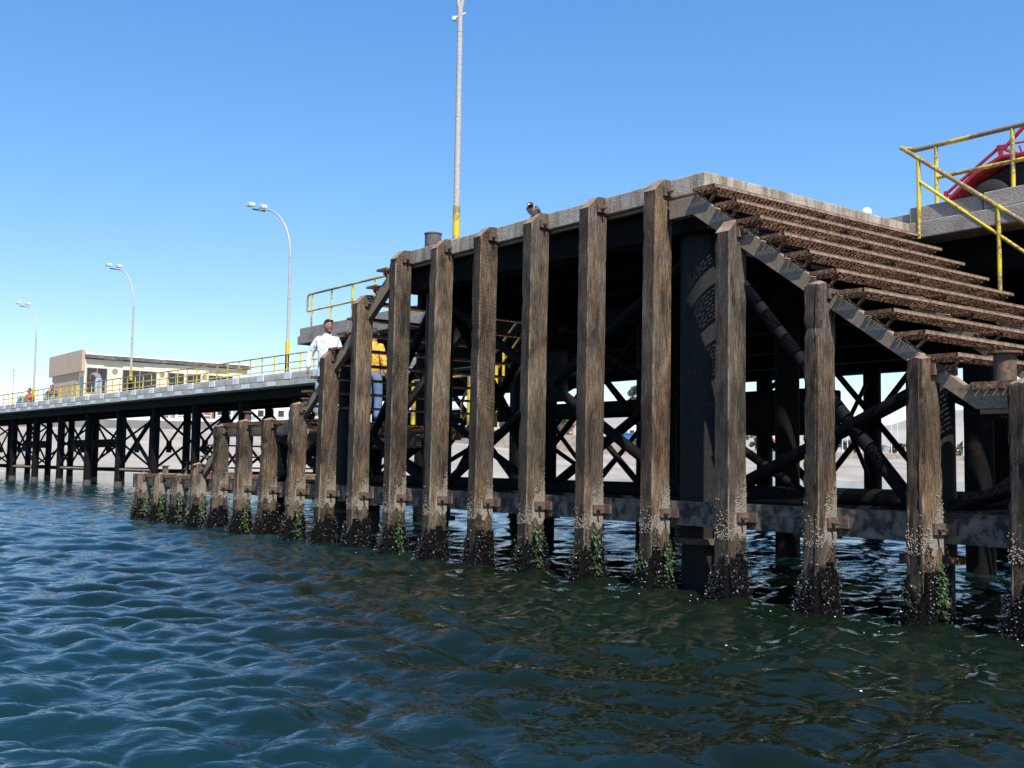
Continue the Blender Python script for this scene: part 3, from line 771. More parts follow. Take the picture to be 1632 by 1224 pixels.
# stair handrails
def stair_rail(label, x0, sgn):
    o = empty('stair_railing', (x0, JY-.02, 4.2), label=label, cat='railing', group='yellow pipe railings')
    sl = TR/TW*1.065
    a = Vector((0, 0, .95)); L_ = 3.4
    b = Vector((sgn*L_, 0, .95-sl*L_))
    m = MB(); m.tube([a+Vector((sgn*.12, .14, -.02)), a+Vector((0, .09, .0)), a, b, b+Vector((sgn*.06, 0, -.12)), b+Vector((sgn*.05, 0, -.4))], .027, 10); m.obj('top_rail', 'yellow2', o, True)
    c = Vector((sgn*.22, 0, .50)); m = MB(); m.tube([c, b+Vector((0, 0, -.42))], .02, 10); m.obj('mid_rail', 'yellow', o, True)
    for i in range(4):
        x = .23+.985*i-(.05 if i == 3 else 0); zt = .95-sl*x; m = MB(); m.tube([(sgn*x, 0, zt-.98), (sgn*x, 0, zt)], .025, 10); m.obj('post', 'yellow', o, True)
    return o
stair_rail('yellow sloping handrail beside the right hand stair', 16.37, 1)
stair_rail('yellow sloping handrail of the left hand stair, seen between the treads', 10.63, -1)
# yellow post and ladder like frame under the left stair
o = empty('yellow_guard_frame', (7.6, 3.75, 1.9), label='yellow upright guard frame glimpsed behind the left stair treads', cat='guard frame')
m = MB(); m.tube([(0, 0, 0), (0, 0, .95)], .05, 12); m.obj('post', 'yellow', o, True)
m = MB(); m.tube([(.65, .1, 0), (.65, .1, 1.1)], .04, 12); m.obj('post', 'yellow', o, True)
m = MB(); m.tube([(-1.9, 0, .95), (.65, 0, .95)], .025, 10); m.obj('top_rail', 'yellow2', o, True)
m = MB(); m.tube([(-1.9, 0, 0), (-1.9, 0, .95)], .045, 12); m.obj('post', 'yellow', o, True)

# ------------------------------------------------------------------ trestle jetty running left to the shore
TROT = math.atan2(1.348, 36.1)
tr = empty('trestle_jetty', (-9.83, 9.136, 0), TROT, label='long narrow trestle jetty with white notched kerb running left to the beach', cat='jetty')
TL = 92; TWD = 4.6
def tobj(m, name, mats, smooth=False, bevel=0): return m.obj(name, mats, tr, smooth, bevel)
m = MB(); m.box(-TL, 10.4, .05, TWD, 3.895, 4.16); tobj(m, 'deck_slab', 'deck3')
pit = 2.02; k = 0
mg = MB(); mw = MB(); ml = MB()
x = 8.9
while x > -TL:
    mg = MB(); mg.box(x-pit+.5, x-.004, 0, .3, 4.1, 4.31+rnd.uniform(-.012, .004)); tobj(mg, 'kerb', 'deck3', bevel=.02)
    mw = MB(); mw.box(x-pit+.0, x-pit+.496, -.012, .3, 4.1, 4.352); mw.box(x-pit+.496, x-.004, .01, .28, 4.315, 4.35); tobj(mw, 'white_kerb_block', 'white', bevel=.012)
    if x < 0: ml = MB(); ml.box(x-pit*.62, x-pit*.62+.62, -.006, .06, 3.92, 4.07); tobj(ml, 'white_edge_paint', 'white')
    x -= pit
m = MB(); m.box(-TL, 10.4, .0, .4, 3.9, 4.098); tobj(m, 'fascia', 'deck3')
for y in (.62, 2.3, 4.0):
    m = MB(); m.box(-TL, 10.3, y-.05, y+.05, 3.58, 3.89); m.box(-TL, 10.3, y-.14, y+.14, 3.55, 3.58); tobj(m, 'girder', 'dark')
tx = [10.0-5.8-.35]
cols = []
i = 0
x = -5.9+8.6
while x > -62: cols.append(x); x -= 4.28
rr_ = .185
for x in cols:
    for y in (.8, 4.1):
        m = MB(); m.tube([(x, y, -2), (x, y, 3.55)], rr_, 18); c = tobj(m, 'column', 'dark', True)
        if x > -60:
            m = MB(); m.tube([(x, y, -.2), (x, y, .22)], rr_+.012, 18); m.obj('crust', 'crustm', c, True)
for i in range(len(cols)-1):
    a, b = cols[i], cols[i+1]
    for y in ((.8, 4.1) if i % 2 == 0 else (4.1,)):
        for z0, z1 in ((.85, 3.4), (3.4, .85)):
            m = MB(); m.tube([(a, y, z0), (b, y, z1)], .06, 8); tobj(m, 'brace', 'dark', True)
        m = MB(); m.box((a+b)/2-.3, (a+b)/2+.3, y-.02, y+.02, 1.65, 2.25); tobj(m, 'gusset_plate', 'dark')
    if i in (7, 8, 10):
        m = MB(); m.box(b, a, 3.9, 4.3, 1.95, 2.4); tobj(m, 'service_pipe', 'dark')
    if i % 2 == 0:
        m = MB(); m.tube([(a, .8, .78), (b, .8, .78)], .06, 8); tobj(m, 'low_pipe', 'string', True)
for x in cols[::2]:
    m = MB()
    for z0, z1 in ((.85, 3.4), (3.4, .85)): m.tube([(x, .8, z0), (x, 4.1, z1)], .055, 8)
    m.tube([(x, .8, .8), (x, 4.1, .8)], .06, 8); tobj(m, 'cross_brace', 'dark', True)
# bottom longitudinal, dark
m = MB(); m.box(-60, 4, 4.05, 4.15, .6, .76); tobj(m, 'lower_beam', 'dark')
railing('long yellow railing along the edge of the trestle jetty at left', (-9.83, 9.136, 4.36), [(10.4, .2, 0), (-70, .2, 0)],
        [(9.9-.94*i, .2, 0) for i in range(85)], h=.64, r=.021, mid=.55, rz=TROT, base=.12)

# ------------------------------------------------------------------ lamps
def lamp(loc, label, rz, arms=1, z_yel=(.45, .95), zs=4.0, name='street_lamp'):
    o = empty(name, loc, rz, label=label, cat='street lamp', group='curved lamp posts on the jetty')
    m = MB(); m.tube([(0, 0, 0), (0, 0, z_yel[0])], .07, 14); m.obj('foot', 'dark', o, True)
    m = MB(); m.tube([(0, 0, z_yel[0]), (0, 0, z_yel[1])], .076, 16); m.obj('yellow_band', 'yellow', o, True)
    m = MB(); h1 = z_yel[1]+(zs-z_yel[1])*.5
    m.tube([(0, 0, z_yel[1]), (0, 0, h1)], .052, 16); m.tube([(0, 0, h1), (0, 0, h1+.03)], .06, 16); m.tube([(0, 0, h1), (0, 0, zs)], .045, 16); m.tube([(0, 0, zs-.03), (0, 0, zs)], .052, 16)
    m.obj('pole', 'greypole', o, True)
    for s in range(arms):
        sg = 1 if s == 0 else -1
        pts = [(-sg*2.6*(1-math.cos(t)), 0, zs+2.1*math.sin(t)) for t in [PI/2*.97*k/14 for k in range(15)]]
        if arms == 2: pts = [(-sg*2.6*(1-math.cos(t))-.0*sg, 0, zs+2.1*math.sin(t)) for t in [PI/2*.97*k/14 for k in range(15)]]
        m = MB(); m.tube(pts, [.042-.014*k/14 for k in range(15)], 12); a = m.obj('arm', 'greypole', o, True)
        ex, ey, ez = pts[-1]
        m = MB(); m.box(ex-.1, ex-.04, -.25, .25, ez-.0, ez+.04); m.obj('crossbar', 'dark', a)
        for yy in (-.25, .25):
            m = MB(); v = Vector((ex-.25*sg, yy, ez+.22))
            m.prism([(v.x-.2, v.z-.06), (v.x+.15, v.z-.08), (v.x+.17, v.z+.05), (v.x-.05, v.z+.09)], 'y', yy-.12, yy+.12); m.obj('floodlight', 'lampw', a, bevel=.02)
    return o
lamp((-11.42, 9.38, 4.3), 'curved lamp post with two pale floodlights, nearest of the three on the trestle', TROT, zs=4.22, z_yel=(.72, 1.2))
lamp((-26.15, 8.83, 4.3), 'curved lamp post on the trestle in front of the cream building', TROT, zs=3.9, z_yel=(.55, 1.05))
lamp((-40.6, 8.3, 4.3), 'curved lamp post furthest left on the trestle', TROT, zs=3.6, z_yel=(.3, .9))
o = empty('street_lamp', (9.45, 2.1, DZ), R(45), label='tall pale lamp post with yellow base and forked top behind the upper deck', cat='street lamp', group='curved lamp posts on the jetty')
m = MB(); m.tube([(0, 0, 0), (0, 0, 1.2)], .058, 18); m.obj('yellow_band', 'yellow', o, True)
m = MB()
for a, b, r in ((1.2, 2.68, .05), (2.68, 4.1, .045), (4.1, 4.36, .04)):
    m.tube([(0, 0, a), (0, 0, b)], r, 18); m.tube([(0, 0, a), (0, 0, a+.025)], r+.008, 18)
m.obj('pole', 'greypole', o, True)
for sg in (1, -1):
    pts = [(-sg*2.3*(1-math.cos(t))-sg*.0, 0, 4.3+1.9*math.sin(t)) for t in [PI/2*.97*k/14 for k in range(15)]]
    m = MB(); m.tube(pts, [.036-.01*k/14 for k in range(15)], 12); a = m.obj('arm', 'greypole', o, True)
    ex, ey, ez = pts[-1]
    m = MB(); m.box(ex-.3, ex+.1, -.12, .12, ez+.02, ez+.14); m.obj('floodlight', 'lampw', a, bevel=.02)
m = MB(); m.tube([(-.1, 0, 4.34), (.1, 0, 4.42)], .02, 8); m.box(-.12, -.06, -.05, .05, 4.3, 4.36); m.obj('clamp', 'lampw', o)

# ------------------------------------------------------------------ red trailer, white ball
t = empty('trailer', (15.7, 5.0, 4.36), label='red tilted trailer with rubber wheels behind the yellow railing', cat='trailer')
t.scale = (1.0, 1.0, 1.0)
body = [(.62, .37), (.95, .62), (1.31, .77), (2.4, .70), (4.2, .62), (4.2, .58), (2.4, .655), (1.33, .725), (1.0, .585), (.64, .33)]
m = MB(); m.prism(body, 'y', 0, 1.5); m.obj('body', 'red', t, bevel=.01)
m = MB(); m.prism([(.8, .38), (1.05, .56), (1.36, .68), (4.1, .55), (4.1, .15), (.9, .15)], 'y', .22, 1.28); m.obj('body_shade', 'tyre', t)  # added black block that stands in for the shade under the body
m = MB()
for y in (.03, 1.47):
    m.bar((.58, y, .34), (.57, y, .46), .035, .035); m.bar((.6, y, .44), (1.29, y, .87), .03, .03); m.bar((1.33, y, .72), (1.29, y, .9), .045, .045)
    m.bar((1.35, y, .84), (1.95, y, 1.35), .035, .035); m.bar((1.3, y, .89), (2.6, y, .83), .02, .02); m.bar((1.55, y, .84), (1.75, y, .2), .018, .018)
m.bar((1.29, .03, .88), (1.29, 1.47, .88), .03, .03); m.bar((.58, .03, .42), (.58, 1.47, .42), .02, .02); m.bar((1.95, .03, 1.35), (1.95, 1.47, 1.35), .03, .03)
m.obj('frame', 'red', t)
m = MB(); m.tube([(1.15, .1, .3), (1.15, 1.4, .3)], .03, 10); m.tube([(3.4, .1, .3), (3.4, 1.4, .3)], .03, 10); m.bar((1.3, .7, .25), (1.3, .7, .68), .08, .08); m.obj('axle', 'red', t)
for x, y in ((1.15, .02), (1.15, 1.3), (3.4, .02), (3.4, 1.3)):
    m = MB(); n = 26
    prof = [(.13, 0), (.25, .005), (.295, .04), (.3, .09), (.295, .14), (.25, .175), (.16, .18)]
    for k in range(n):
        a = 2*PI*k/n
        for r_, yy in prof: m.v.append((x+r_*.85*math.cos(a), y+yy, .255+r_*.85*math.sin(a)))
    q = len(prof)
    for k in range(n):
        for j in range(q-1): m.f.append((k*q+j, k*q+j+1, ((k+1) % n)*q+j+1, ((k+1) % n)*q+j)); m.m.append(0)
    w_ = m.obj('wheel', 'tyre', t, True)
    m = MB(); m.tube([(x, y+.03, .255), (x, y+.15, .255)], .112, 20); m.tube([(x, y-.01, .255), (x, y+.03, .255)], .04, 12); m.obj('rim', 'red', w_, True)
m = MB(); m.ball((0, 0, .04), .062, 20, 14); m.tube([(0, 0, -.07), (0, 0, -.015)], .035, 12)
o = m.obj('float_ball', 'white', None, True); o.location = (16.2, 3.41, DZ+.07)
tag(o, 'white round float resting on the deck edge left of the yellow railing', 'float')

# ------------------------------------------------------------------ people
def skin_mesh(name, verts, edges, radii, mat, parent, root=0, sub=2, smooth=True):
    me = bpy.data.meshes.new(name); me.from_pydata([tuple(v) for v in verts], edges, []); me.materials.append(MAT[mat])
    o = link(name, me, parent)
    md = o.modifiers.new('skin', 'SKIN'); md.use_smooth_shade = True
    if not me.skin_vertices: bpy.context.view_layer.update()
    d = me.skin_vertices[0].data
    for i, r in enumerate(radii):
        d[i].radius = r if isinstance(r, tuple) else (r, r); d[i].use_root = (i == root)
    sb = o.modifiers.new('sub', 'SUBSURF'); sb.levels = sub; sb.render_levels = sub
    return o
def person(loc, rz, label, shirt, pants, pose, shoes='shoe', sleeves=True, scale=1.0, hair=True, shades=False, cap=None):
    """faces -Y locally; +X is the person's left."""
    p = empty('person', loc, rz, label=label, cat='person'); p.scale = (scale,)*3
    J = dict(pel=(0, 0, .93), waist=(0, 0, 1.08), chest=(0, 0, 1.3), neckb=(0, .01, 1.46), neck=(0, 0, 1.53), head=(0, -.01, 1.6), crown=(0, 0, 1.68),
             hl=(.095, 0, .9), kl=(.11, -.02, .5), al=(.12, .02, .09), tl=(.14, -.14, .04),
             hr=(-.095, 0, .9), kr=(-.11, -.02, .5), ar=(-.12, .02, .09), tr=(-.14, -.14, .04),
             sl=(.165, .01, 1.385), el=(.235, .02, 1.12), wl=(.26, -.05, .88), sr=(-.165, .01, 1.385), er=(-.235, .02, 1.12), wr=(-.26, -.05, .88))
    J.update(pose); V = {k: Vector(v) for k, v in J.items()}
    names = ['pel', 'waist', 'chest', 'neckb', 'neck', 'head', 'crown', 'hl', 'kl', 'al', 'tl', 'hr', 'kr', 'ar', 'tr', 'sl', 'el', 'wl', 'sr', 'er', 'wr']
    rad = dict(pel=(.14, .105), waist=(.125, .095), chest=(.15, .105), neckb=.065, neck=.056, head=(.068, .088), crown=(.062, .075), hl=.08, kl=.055, al=.038, tl=.03, hr=.08, kr=.055, ar=.038, tr=.03,
               sl=.055, el=.042, wl=.026, sr=.055, er=.042, wr=.026)
    E = [('pel', 'waist'), ('waist', 'chest'), ('chest', 'neckb'), ('neckb', 'neck'), ('neck', 'head'), ('head', 'crown'), ('pel', 'hl'), ('hl', 'kl'), ('kl', 'al'), ('al', 'tl'),
         ('pel', 'hr'), ('hr', 'kr'), ('kr', 'ar'), ('ar', 'tr'), ('chest', 'sl'), ('sl', 'el'), ('el', 'wl'), ('chest', 'sr'), ('sr', 'er'), ('er', 'wr')]
    verts = [V[n] for n in names]; rr = [rad[n] for n in names]; idx = {n: i for i, n in enumerate(names)}
    ed = [(idx[a], idx[b]) for a, b in E]
    # face: nose, chin, ears
    hd = V['head']; up = (V['crown']-V['neck']).normalized(); fw = Vector(J.get('look', (0, -1, 0))).normalized(); sd_ = fw.cross(up).normalized()
    # palms and fingers
    for s in ('l', 'r'):
        w_ = V['w'+s]; d = (w_-V['e'+s]).normalized(); sg = 1 if s == 'l' else -1
        side = Vector((0, -1, 0)); side = (side-d*side.dot(d)).normalized(); inn = d.cross(side).normalized()
        pm = w_+d*.055; verts.append(pm); rr.append((.03, .018)); ip = len(verts)-1; ed.append((idx['w'+s], ip))
        for k in range(4):
            a = pm+d*.035+side*(.027-.018*k); b_ = a+d*(.04-.004*abs(k-1.3))+inn*.006*sg; c = b_+d*.024+inn*.018*sg
            verts += [a, b_, c]; rr += [.0095, .0085, .0075]; n0 = len(verts); ed += [(ip, n0-3), (n0-3, n0-2), (n0-2, n0-1)]
        a = w_+d*.03+side*.032; b_ = a+d*.03+side*.018; verts += [a, b_]; rr += [.011, .009]; n0 = len(verts); ed += [(ip, n0-2), (n0-2, n0-1)]
    skin_mesh('body', verts, ed, rr, 'skin', p, 0, 2)
    # head details fused to one small mesh: nose, chin, ears, eyes
    m = MB(); c = hd+up*.02
    m.ball(c+fw*.02+up*-.005, (.071, .082, .105), 18, 14); m.ball(c+fw*.095-up*.005, (.014, .016, .022), 8, 6); m.ball(c+fw*.07-up*.078, (.03, .026, .022), 10, 8)
    m.ball(c+fw*.09-up*.045, (.022, .012, .008), 8, 6)
    for s in (-1, 1): m.ball(c+sd_*.076*s, (.012, .02, .03), 8, 6)
    h_ = m.obj('face', 'skin', p, True)
    m = MB()
    for s in (-1, 1): m.ball(c+fw*.089+sd_*.03*s+up*.02, (.009, .006, .005), 8, 6); m.ball(c+fw*.088+sd_*.03*s+up*.038, (.016, .006, .004), 8, 5)
    m.obj('eye', 'lens', h_)
    if hair:
        m = MB(); m.ball(c-fw*.014+up*.035, (.08, .09, .092), 18, 12); m.obj('hair', 'hair', p, True)
    if shades:
        m = MB()
        for s in (-1, 1): m.ball(c+fw*.075+sd_*.035*s+up*.085, (.03, .018, .02), 12, 8)
        m.tube([c+fw*.08+sd_*-.04+up*.09, c+fw*.09+up*.09, c+fw*.08+sd_*.04+up*.09], .006, 6); m.obj('sunglasses', 'lens', p, True)
    # shirt
    sn = ['waist0', 'waist', 'chest', 'nb', 'sl', 'el', 'wl2', 'sr', 'er', 'wr2']
    w0 = V['pel']*.55+V['waist']*.45; wl2 = V['wl']*.93+V['el']*.07; wr2 = V['wr']*.93+V['er']*.07
    if not sleeves: wl2 = V['el']*.7+V['sl']*.3; wr2 = V['er']*.7+V['sr']*.3
    sv = [w0-(V['waist']-V['pel'])*.95, V['waist'], V['chest'], V['neckb']-(V['neckb']-V['chest'])*.12, V['sl'], V['el'] if sleeves else (V['el']+V['sl'])/2, wl2, V['sr'], V['er'] if sleeves else (V['er']+V['sr'])/2, wr2]
    sr_ = [(.17, .13), (.158, .125), (.165, .12), (.1, .085), .074, .062, .045, .08, .062, .045]
    skin_mesh('shirt', sv, [(0, 1), (1, 2), (2, 3), (2, 4), (4, 5), (5, 6), (2, 7), (7, 8), (8, 9)], sr_, shirt, p, 2, 2)
    # collar
    m = MB(); m.tube([V['neckb']-up*.02, V['neckb']+up*.03], [.082, .07], 14, cap=False); m.obj('collar', shirt, p, True)
    pv = [V['pel']+Vector((0, 0, .08)), V['pel'], V['hl'], V['kl'], V['al']+Vector((0, 0, .0)), V['hr'], V['kr'], V['ar']+Vector((0, 0, .0))]
    skin_mesh('trousers', pv, [(0, 1), (1, 2), (2, 3), (3, 4), (1, 5), (5, 6), (6, 7)], [(.155, .12), (.16, .125), .1, .082, .068, .1, .082, .068], pants, p, 1, 2)
    for s in ('l', 'r'):
        a, t_ = V['a'+s], V['t'+s]; d = Vector((t_.x-a.x, t_.y-a.y, 0)).normalized()
        m = MB(); c2 = Vector((a.x, a.y, t_.z))+d*.06; m.ball((0, 0, 0), (.05, .14, .05), 12, 8)
        for i, v in enumerate(m.v):
            v = Vector(v); v.z = max(v.z, -.035)
            m.v[i] = tuple(c2+d*(-v.y)+d.cross(Vector((0, 0, 1)))*v.x+Vector((0, 0, v.z)))
        m.obj('shoe', shoes, p, True)
    m = MB(); m.tube([V['pel']+Vector((0, 0, .075)), V['pel']+Vector((0, 0, .115))], .155, 18); 
    return p
person((7.25, 1.0, 1.92), R(62), 'man in white shirt and pale jeans with sunglasses on his head, on the left landing', 'shirtw', 'paleden',
       dict(wr=(-.31, -.03, .86), er=(-.29, .06, 1.13), wl=(.22, -.1, .92), look=(.35, -1, 0), head=(.01, -.015, 1.6), al=(.16, .0, .09), tl=(.2, -.15, .04), hl=(.1, 0, .9), kl=(.13, -.03, .5), ar=(-.13, .04, .09)),
       shoes='shoew', shades=True)
person((6.42, 2.4, 1.92), R(205), 'person in a yellow shirt and blue jeans half hidden behind the left stair treads', 'shirty', 'jeans',
       dict(wl=(.24, .0, .86), look=(.5, -1, 0)), scale=1.03)
person((-31.2, 8.95, 4.3), R(-80), 'man in a grey top bending forward over the trestle railing', 'shirtg', 'paleden',
       dict(waist=(0, -.08, 1.04), chest=(0, -.32, 1.17), neckb=(0, -.5, 1.2), neck=(0, -.56, 1.19), head=(0, -.63, 1.15), crown=(0, -.7, 1.13),
            sl=(.17, -.42, 1.15), el=(.2, -.5, .92), wl=(.12, -.62, .78), sr=(-.17, -.42, 1.15), er=(-.2, -.5, .92), wr=(-.12, -.62, .78), look=(0, -.6, -.8)), sleeves=False)
sit = dict(pel=(0, 0, .16), waist=(0, .02, .3), chest=(0, .0, .5), neckb=(0, .0, .65), neck=(0, -.02, .72), head=(0, -.03, .79), crown=(0, -.02, .87), hl=(.09, -.04, .14), kl=(.14, -.38, .42), al=(.13, -.6, .09), tl=(.13, -.74, .05),
           hr=(-.09, -.04, .14), kr=(-.14, -.38, .42), ar=(-.13, -.6, .09), tr=(-.13, -.74, .05), sl=(.18, 0, .6), el=(.24, -.16, .42), wl=(.14, -.36, .47), sr=(-.18, 0, .6), er=(-.24, -.16, .42), wr=(-.14, -.36, .47))
person((-43.2, 8.75, 4.2), R(20), 'person in a red top sitting on the trestle deck beside the furthest lamp post', 'shirtr', 'jeans', sit, scale=1.2)
person((-39.2, 8.9, 4.2), R(60), 'person in dark clothes sitting on the trestle deck left of the cream building', 'shirtk', 'jeans', sit, scale=1.2)

# ------------------------------------------------------------------ bird on pile 14
b = empty('bird', (13.87, .15, 4.145), R(22), label='grey bird with dark head and pale beak perched on a timber pile', cat='bird'); b.scale = (1.3, .85, .92)
# one continuous body: rings from tail to head, local -Y is forward
rings = [(-.115, .035, .012, .008), (-.085, .05, .022, .016), (-.05, .075, .04, .042), (-.01, .09, .05, .056), (.03, .1, .052, .058), (.055, .118, .043, .046), (.07, .14, .03, .03), (.082, .158, .031, .029), (.1, .163, .028, .026), (.118, .16, .016, .015), (.124, .158, .004, .004)]
m = MB(); n = 16
for (f_, z, rx, rz_) in rings:
    for k in range(n):
        a = 2*PI*k/n; m.v.append((rx*math.cos(a), -f_, z+rz_*math.sin(a)))
for i in range(len(rings)-1):
    for k in range(n): m.f.append((i*n+k, i*n+(k+1) % n, (i+1)*n+(k+1) % n, (i+1)*n+k)); m.m.append(1 if i >= 6 else 0)
m.f.append(tuple(range(n))); m.m.append(0)
m.obj('body', ['feath', 'feathd'], b, True)
for s in (-1, 1):
    m = MB(); m.ball((s*.043, .02, .1), (.016, .085, .038), 14, 8)
    for i, v in enumerate(m.v): m.v[i] = (v[0], v[1], v[2]-(v[1]-.02)*.35)
    m.obj('wing', 'feathd', b, True)
    m = MB(); m.ball((s*.05, -.02, .108), (.009, .05, .01), 10, 6); m.obj('wing_bar', 'glint', b, True)
m = MB(); m.add([(-.02, .07, .05), (.02, .07, .05), (.016, .19, .01), (-.016, .19, .01), (-.02, .07, .044), (.02, .07, .044), (.016, .19, .004), (-.016, .19, .004)],
                [(0, 1, 2, 3), (7, 6, 5, 4), (0, 4, 5, 1), (1, 5, 6, 2), (2, 6, 7, 3), (3, 7, 4, 0)]); m.obj('tail', 'feathd', b)
m = MB(); m.tube([(0, -.118, .155), (0, -.135, .148), (0, -.152, .138)], [.011, .009, .003], 8); m.obj('beak', 'beak', b, True)
for s in (-1, 1):
    m = MB(); m.tube([(s*.022, .0, .05), (s*.024, -.005, .004)], .005, 6)
    for a in (-.5, 0, .5): m.tube([(s*.024, -.005, .005), (s*.024+.02*math.sin(a), -.005-.025*math.cos(a), .003)], .003, 5)
    m.obj('leg', 'beak', b, True)

# ------------------------------------------------------------------ shore
def lerp_tab(tab, x):
    if x <= tab[0][0]: return tab[0][1:]
    for a, b_ in zip(tab, tab[1:]):
        if x <= b_[0]:
            t_ = (x-a[0])/(b_[0]-a[0]); return tuple(p+(q-p)*t_ for p, q in zip(a[1:], b_[1:]))
    return tab[-1][1:]
# bearing (photo column), distance of the water's edge, distance of beach top, height of beach top, wall height
SH = [(-900, 60, 84, 5.0, 1.3), (-300, 95, 122, 5.2, 1.3), (0, 104, 134, 5.3, 1.3), (400, 108, 142, 5.4, 1.35), (620, 112, 150, 5.2, 1.4), (820, 118, 160, 3.8, 2.6), (1020, 126, 168, 3.1, 2.4), (1240, 134, 175, 3.1, 1.0),
      (1420, 142, 180, 3.4, .9), (1640, 142, 185, 3.1, .8), (2000, 140, 185, 3.2, .8), (2600, 100, 150, 3.2, .8)]
def gpos(px, Z, z):
    d = ray(px, horizon(px)); p = CAM+d*(Z/FPX); return Vector((p.x, p.y, z))
xs = list(range(-900, 2601, 25)); rows = 16
m = MB()
for x in xs:
    z0, z1, hh, wh = lerp_tab(SH, x)
    for j in range(rows+1):
        t_ = j/rows; Z = z0-6+(z1-z0+6)*t_; k = 6/(z1-z0+6)
        s = (t_-k)/(1-k); z = hh*(s if s < 0 else s**.8) if s > 0 else -.8*(-s/k)
        z += .12*math.sin(x*.05+j*1.3)*max(0, s)*(1-max(0, s)); m.v.append(tuple(gpos(x, Z, z)))
    for Z, z in ((z1+.5, hh+wh-.15), (z1+60, hh+wh-.15), (z1+900, hh+wh-.15)): m.v.append(tuple(gpos(x, Z, z)))
W_ = rows+4
for i in range(len(xs)-1):
    for j in range(W_-1): m.f.append((i*W_+j, (i+1)*W_+j, (i+1)*W_+j+1, i*W_+j+1)); m.m.append(0)
tag(m.obj('beach', 'sand', None, True), kind='structure')
def wall(label, x0, x1, mat, cap=None, extra=0):
    c0 = gpos((x0+x1)/2, lerp_tab(SH, (x0+x1)/2)[1], 0); o = empty('sea_wall', c0, label=label, cat='sea wall')
    m = MB(); mc = MB(); pts = []
    for i in range(13):
        x = x0+(x1-x0)*i/12; z0, z1, hh, wh = lerp_tab(SH, x); pts.append((gpos(x, z1-.6, 0)-c0, gpos(x, z1-.1, 0)-c0, hh-.6, hh+wh+extra))
    for (a, b_, z0, zt), (a2, b2, z02, zt2) in zip(pts, pts[1:]):
        f = lambda p, z: (p.x, p.y, z)
        m.add([f(a, z0), f(a2, z02), f(b2, z02), f(b_, z0), f(a, zt-.35), f(a2, zt2-.35), f(b2, zt2-.35), f(b_, zt-.35)], [(0, 3, 2, 1), (4, 5, 6, 7), (0, 1, 5, 4), (1, 2, 6, 5), (2, 3, 7, 6), (3, 0, 4, 7)])
        mc.add([f(a, zt-.349), f(a2, zt2-.349), f(b2, zt2-.349), f(b_, zt-.349), f(a, zt), f(a2, zt2), f(b2, zt2), f(b_, zt)], [(0, 3, 2, 1), (4, 5, 6, 7), (0, 1, 5, 4), (1, 2, 6, 5), (2, 3, 7, 6), (3, 0, 4, 7)])
    m.obj('wall', mat, o); mc.obj('coping', cap or mat, o)
wall('grey sea wall with white coping above the beach at left', -880, 770, 'greywall', 'white')
wall('tan rubble wall above the beach in the middle', 775, 1120, 'rock')
wall('low rubble wall above the beach at right', 1125, 2590, 'rock')
# hills
RDG = [(-1600, 1500, 60), (-300, 1500, 50), (0, 1500, 52), (300, 1500, 60), (640, 1500, 72), (820, 1500, 84), (1000, 1500, 74), (1200, 1500, 52), (1340, 1500, 53), (1430, 1500, 66), (1500, 1500, 79), (1570, 1500, 87), (1640, 1500, 84), (1800, 1500, 95), (2600, 1500, 80)]
m = MB(); xs = list(range(-1600, 2601, 20)); rg = random.Random(3); nz_ = [rg.uniform(0, 6) for _ in range(12)]
for x in xs:
    Z, h = lerp_tab(RDG, x); h += 2.5*math.sin(x*.021+nz_[0])+1.3*math.sin(x*.067+nz_[1])+.7*math.sin(x*.15)
    for j in range(14):
        t_ = j/13; zz = h*math.sin(PI/2*min(1, t_*1.05))
        zz *= 1+.05*math.sin(x*.09+j*.9)*(1-t_); m.v.append(tuple(gpos(x, 1000+Z*.35*t_+(8*math.sin(x*.05+j)), 2+zz)))
    m.v.append(tuple(gpos(x, 3200, h*.6)))
W_ = 15
for i in range(len(xs)-1):
    for j in range(W_-1): m.f.append((i*W_+j, (i+1)*W_+j, (i+1)*W_+j+1, i*W_+j+1)); m.m.append(0)
tag(m.obj('hills', 'hill', None, True), kind='structure')

# ------------------------------------------------------------------ shore buildings
def axes_box(m, c, u, v, du, dv, z0, z1, mi=0):
    a = [c, c+u*du, c+u*du+v*dv, c+v*dv]
    m.add([(p.x, p.y, z0) for p in a]+[(p.x, p.y, z1) for p in a], [(0, 3, 2, 1), (4, 5, 6, 7), (0, 1, 5, 4), (1, 2, 6, 5), (2, 3, 7, 6), (3, 0, 4, 7)], mi)
# cream hall on the shore: corner nearest the camera, long wall runs +Y, front wall runs -X
hall = empty('beach_hall', CAM+(Vector((-94.3, 26.7, 5.4))-CAM)*1.25, label='long cream hall with dark windows, round vents and torn dark roof edge behind the trestle', cat='building')
hall.scale = (1.25,)*3
Hh = 6.45
m = MB(); m.box(-12, 0, 0, 18.2, -1, Hh); m.obj('wall', 'cream', hall)
m = MB(); m.box(-12.3, .15, -.35, -.03, Hh-1.35, Hh+.95); m.obj('parapet', 'tan', hall, bevel=.03)
m = MB(); m.box(-11.6, -2.2, -.12, -.02, .5, Hh-1.36); m.obj('front_wall_shade', 'tan', hall)  # front wall's shade put into the darker tan of panel and parapet
m = MB(); m.box(-1.3, -.25, -.05, -.01, 1.4, Hh-1.9); m.obj('window', 'glass', hall)
m = MB(); rg = random.Random(5)
y = 0
while y < 18.4:
    l = rg.uniform(.8, 2.4); m.box(-12.2, .45+rg.uniform(-.12, .1), y, min(y+l, 18.5), Hh+.02+rg.uniform(0, .08), Hh+.34+rg.uniform(0, .1)); y += l
m.obj('roof', 'roofd', hall)
m = MB(); y = 0
while y < 18.4:
    l = rg.uniform(1.5, 3); m.box(-11, .2, y, min(y+l, 18.4), Hh+.45, Hh+.5+rg.uniform(.04, .2)); y += l
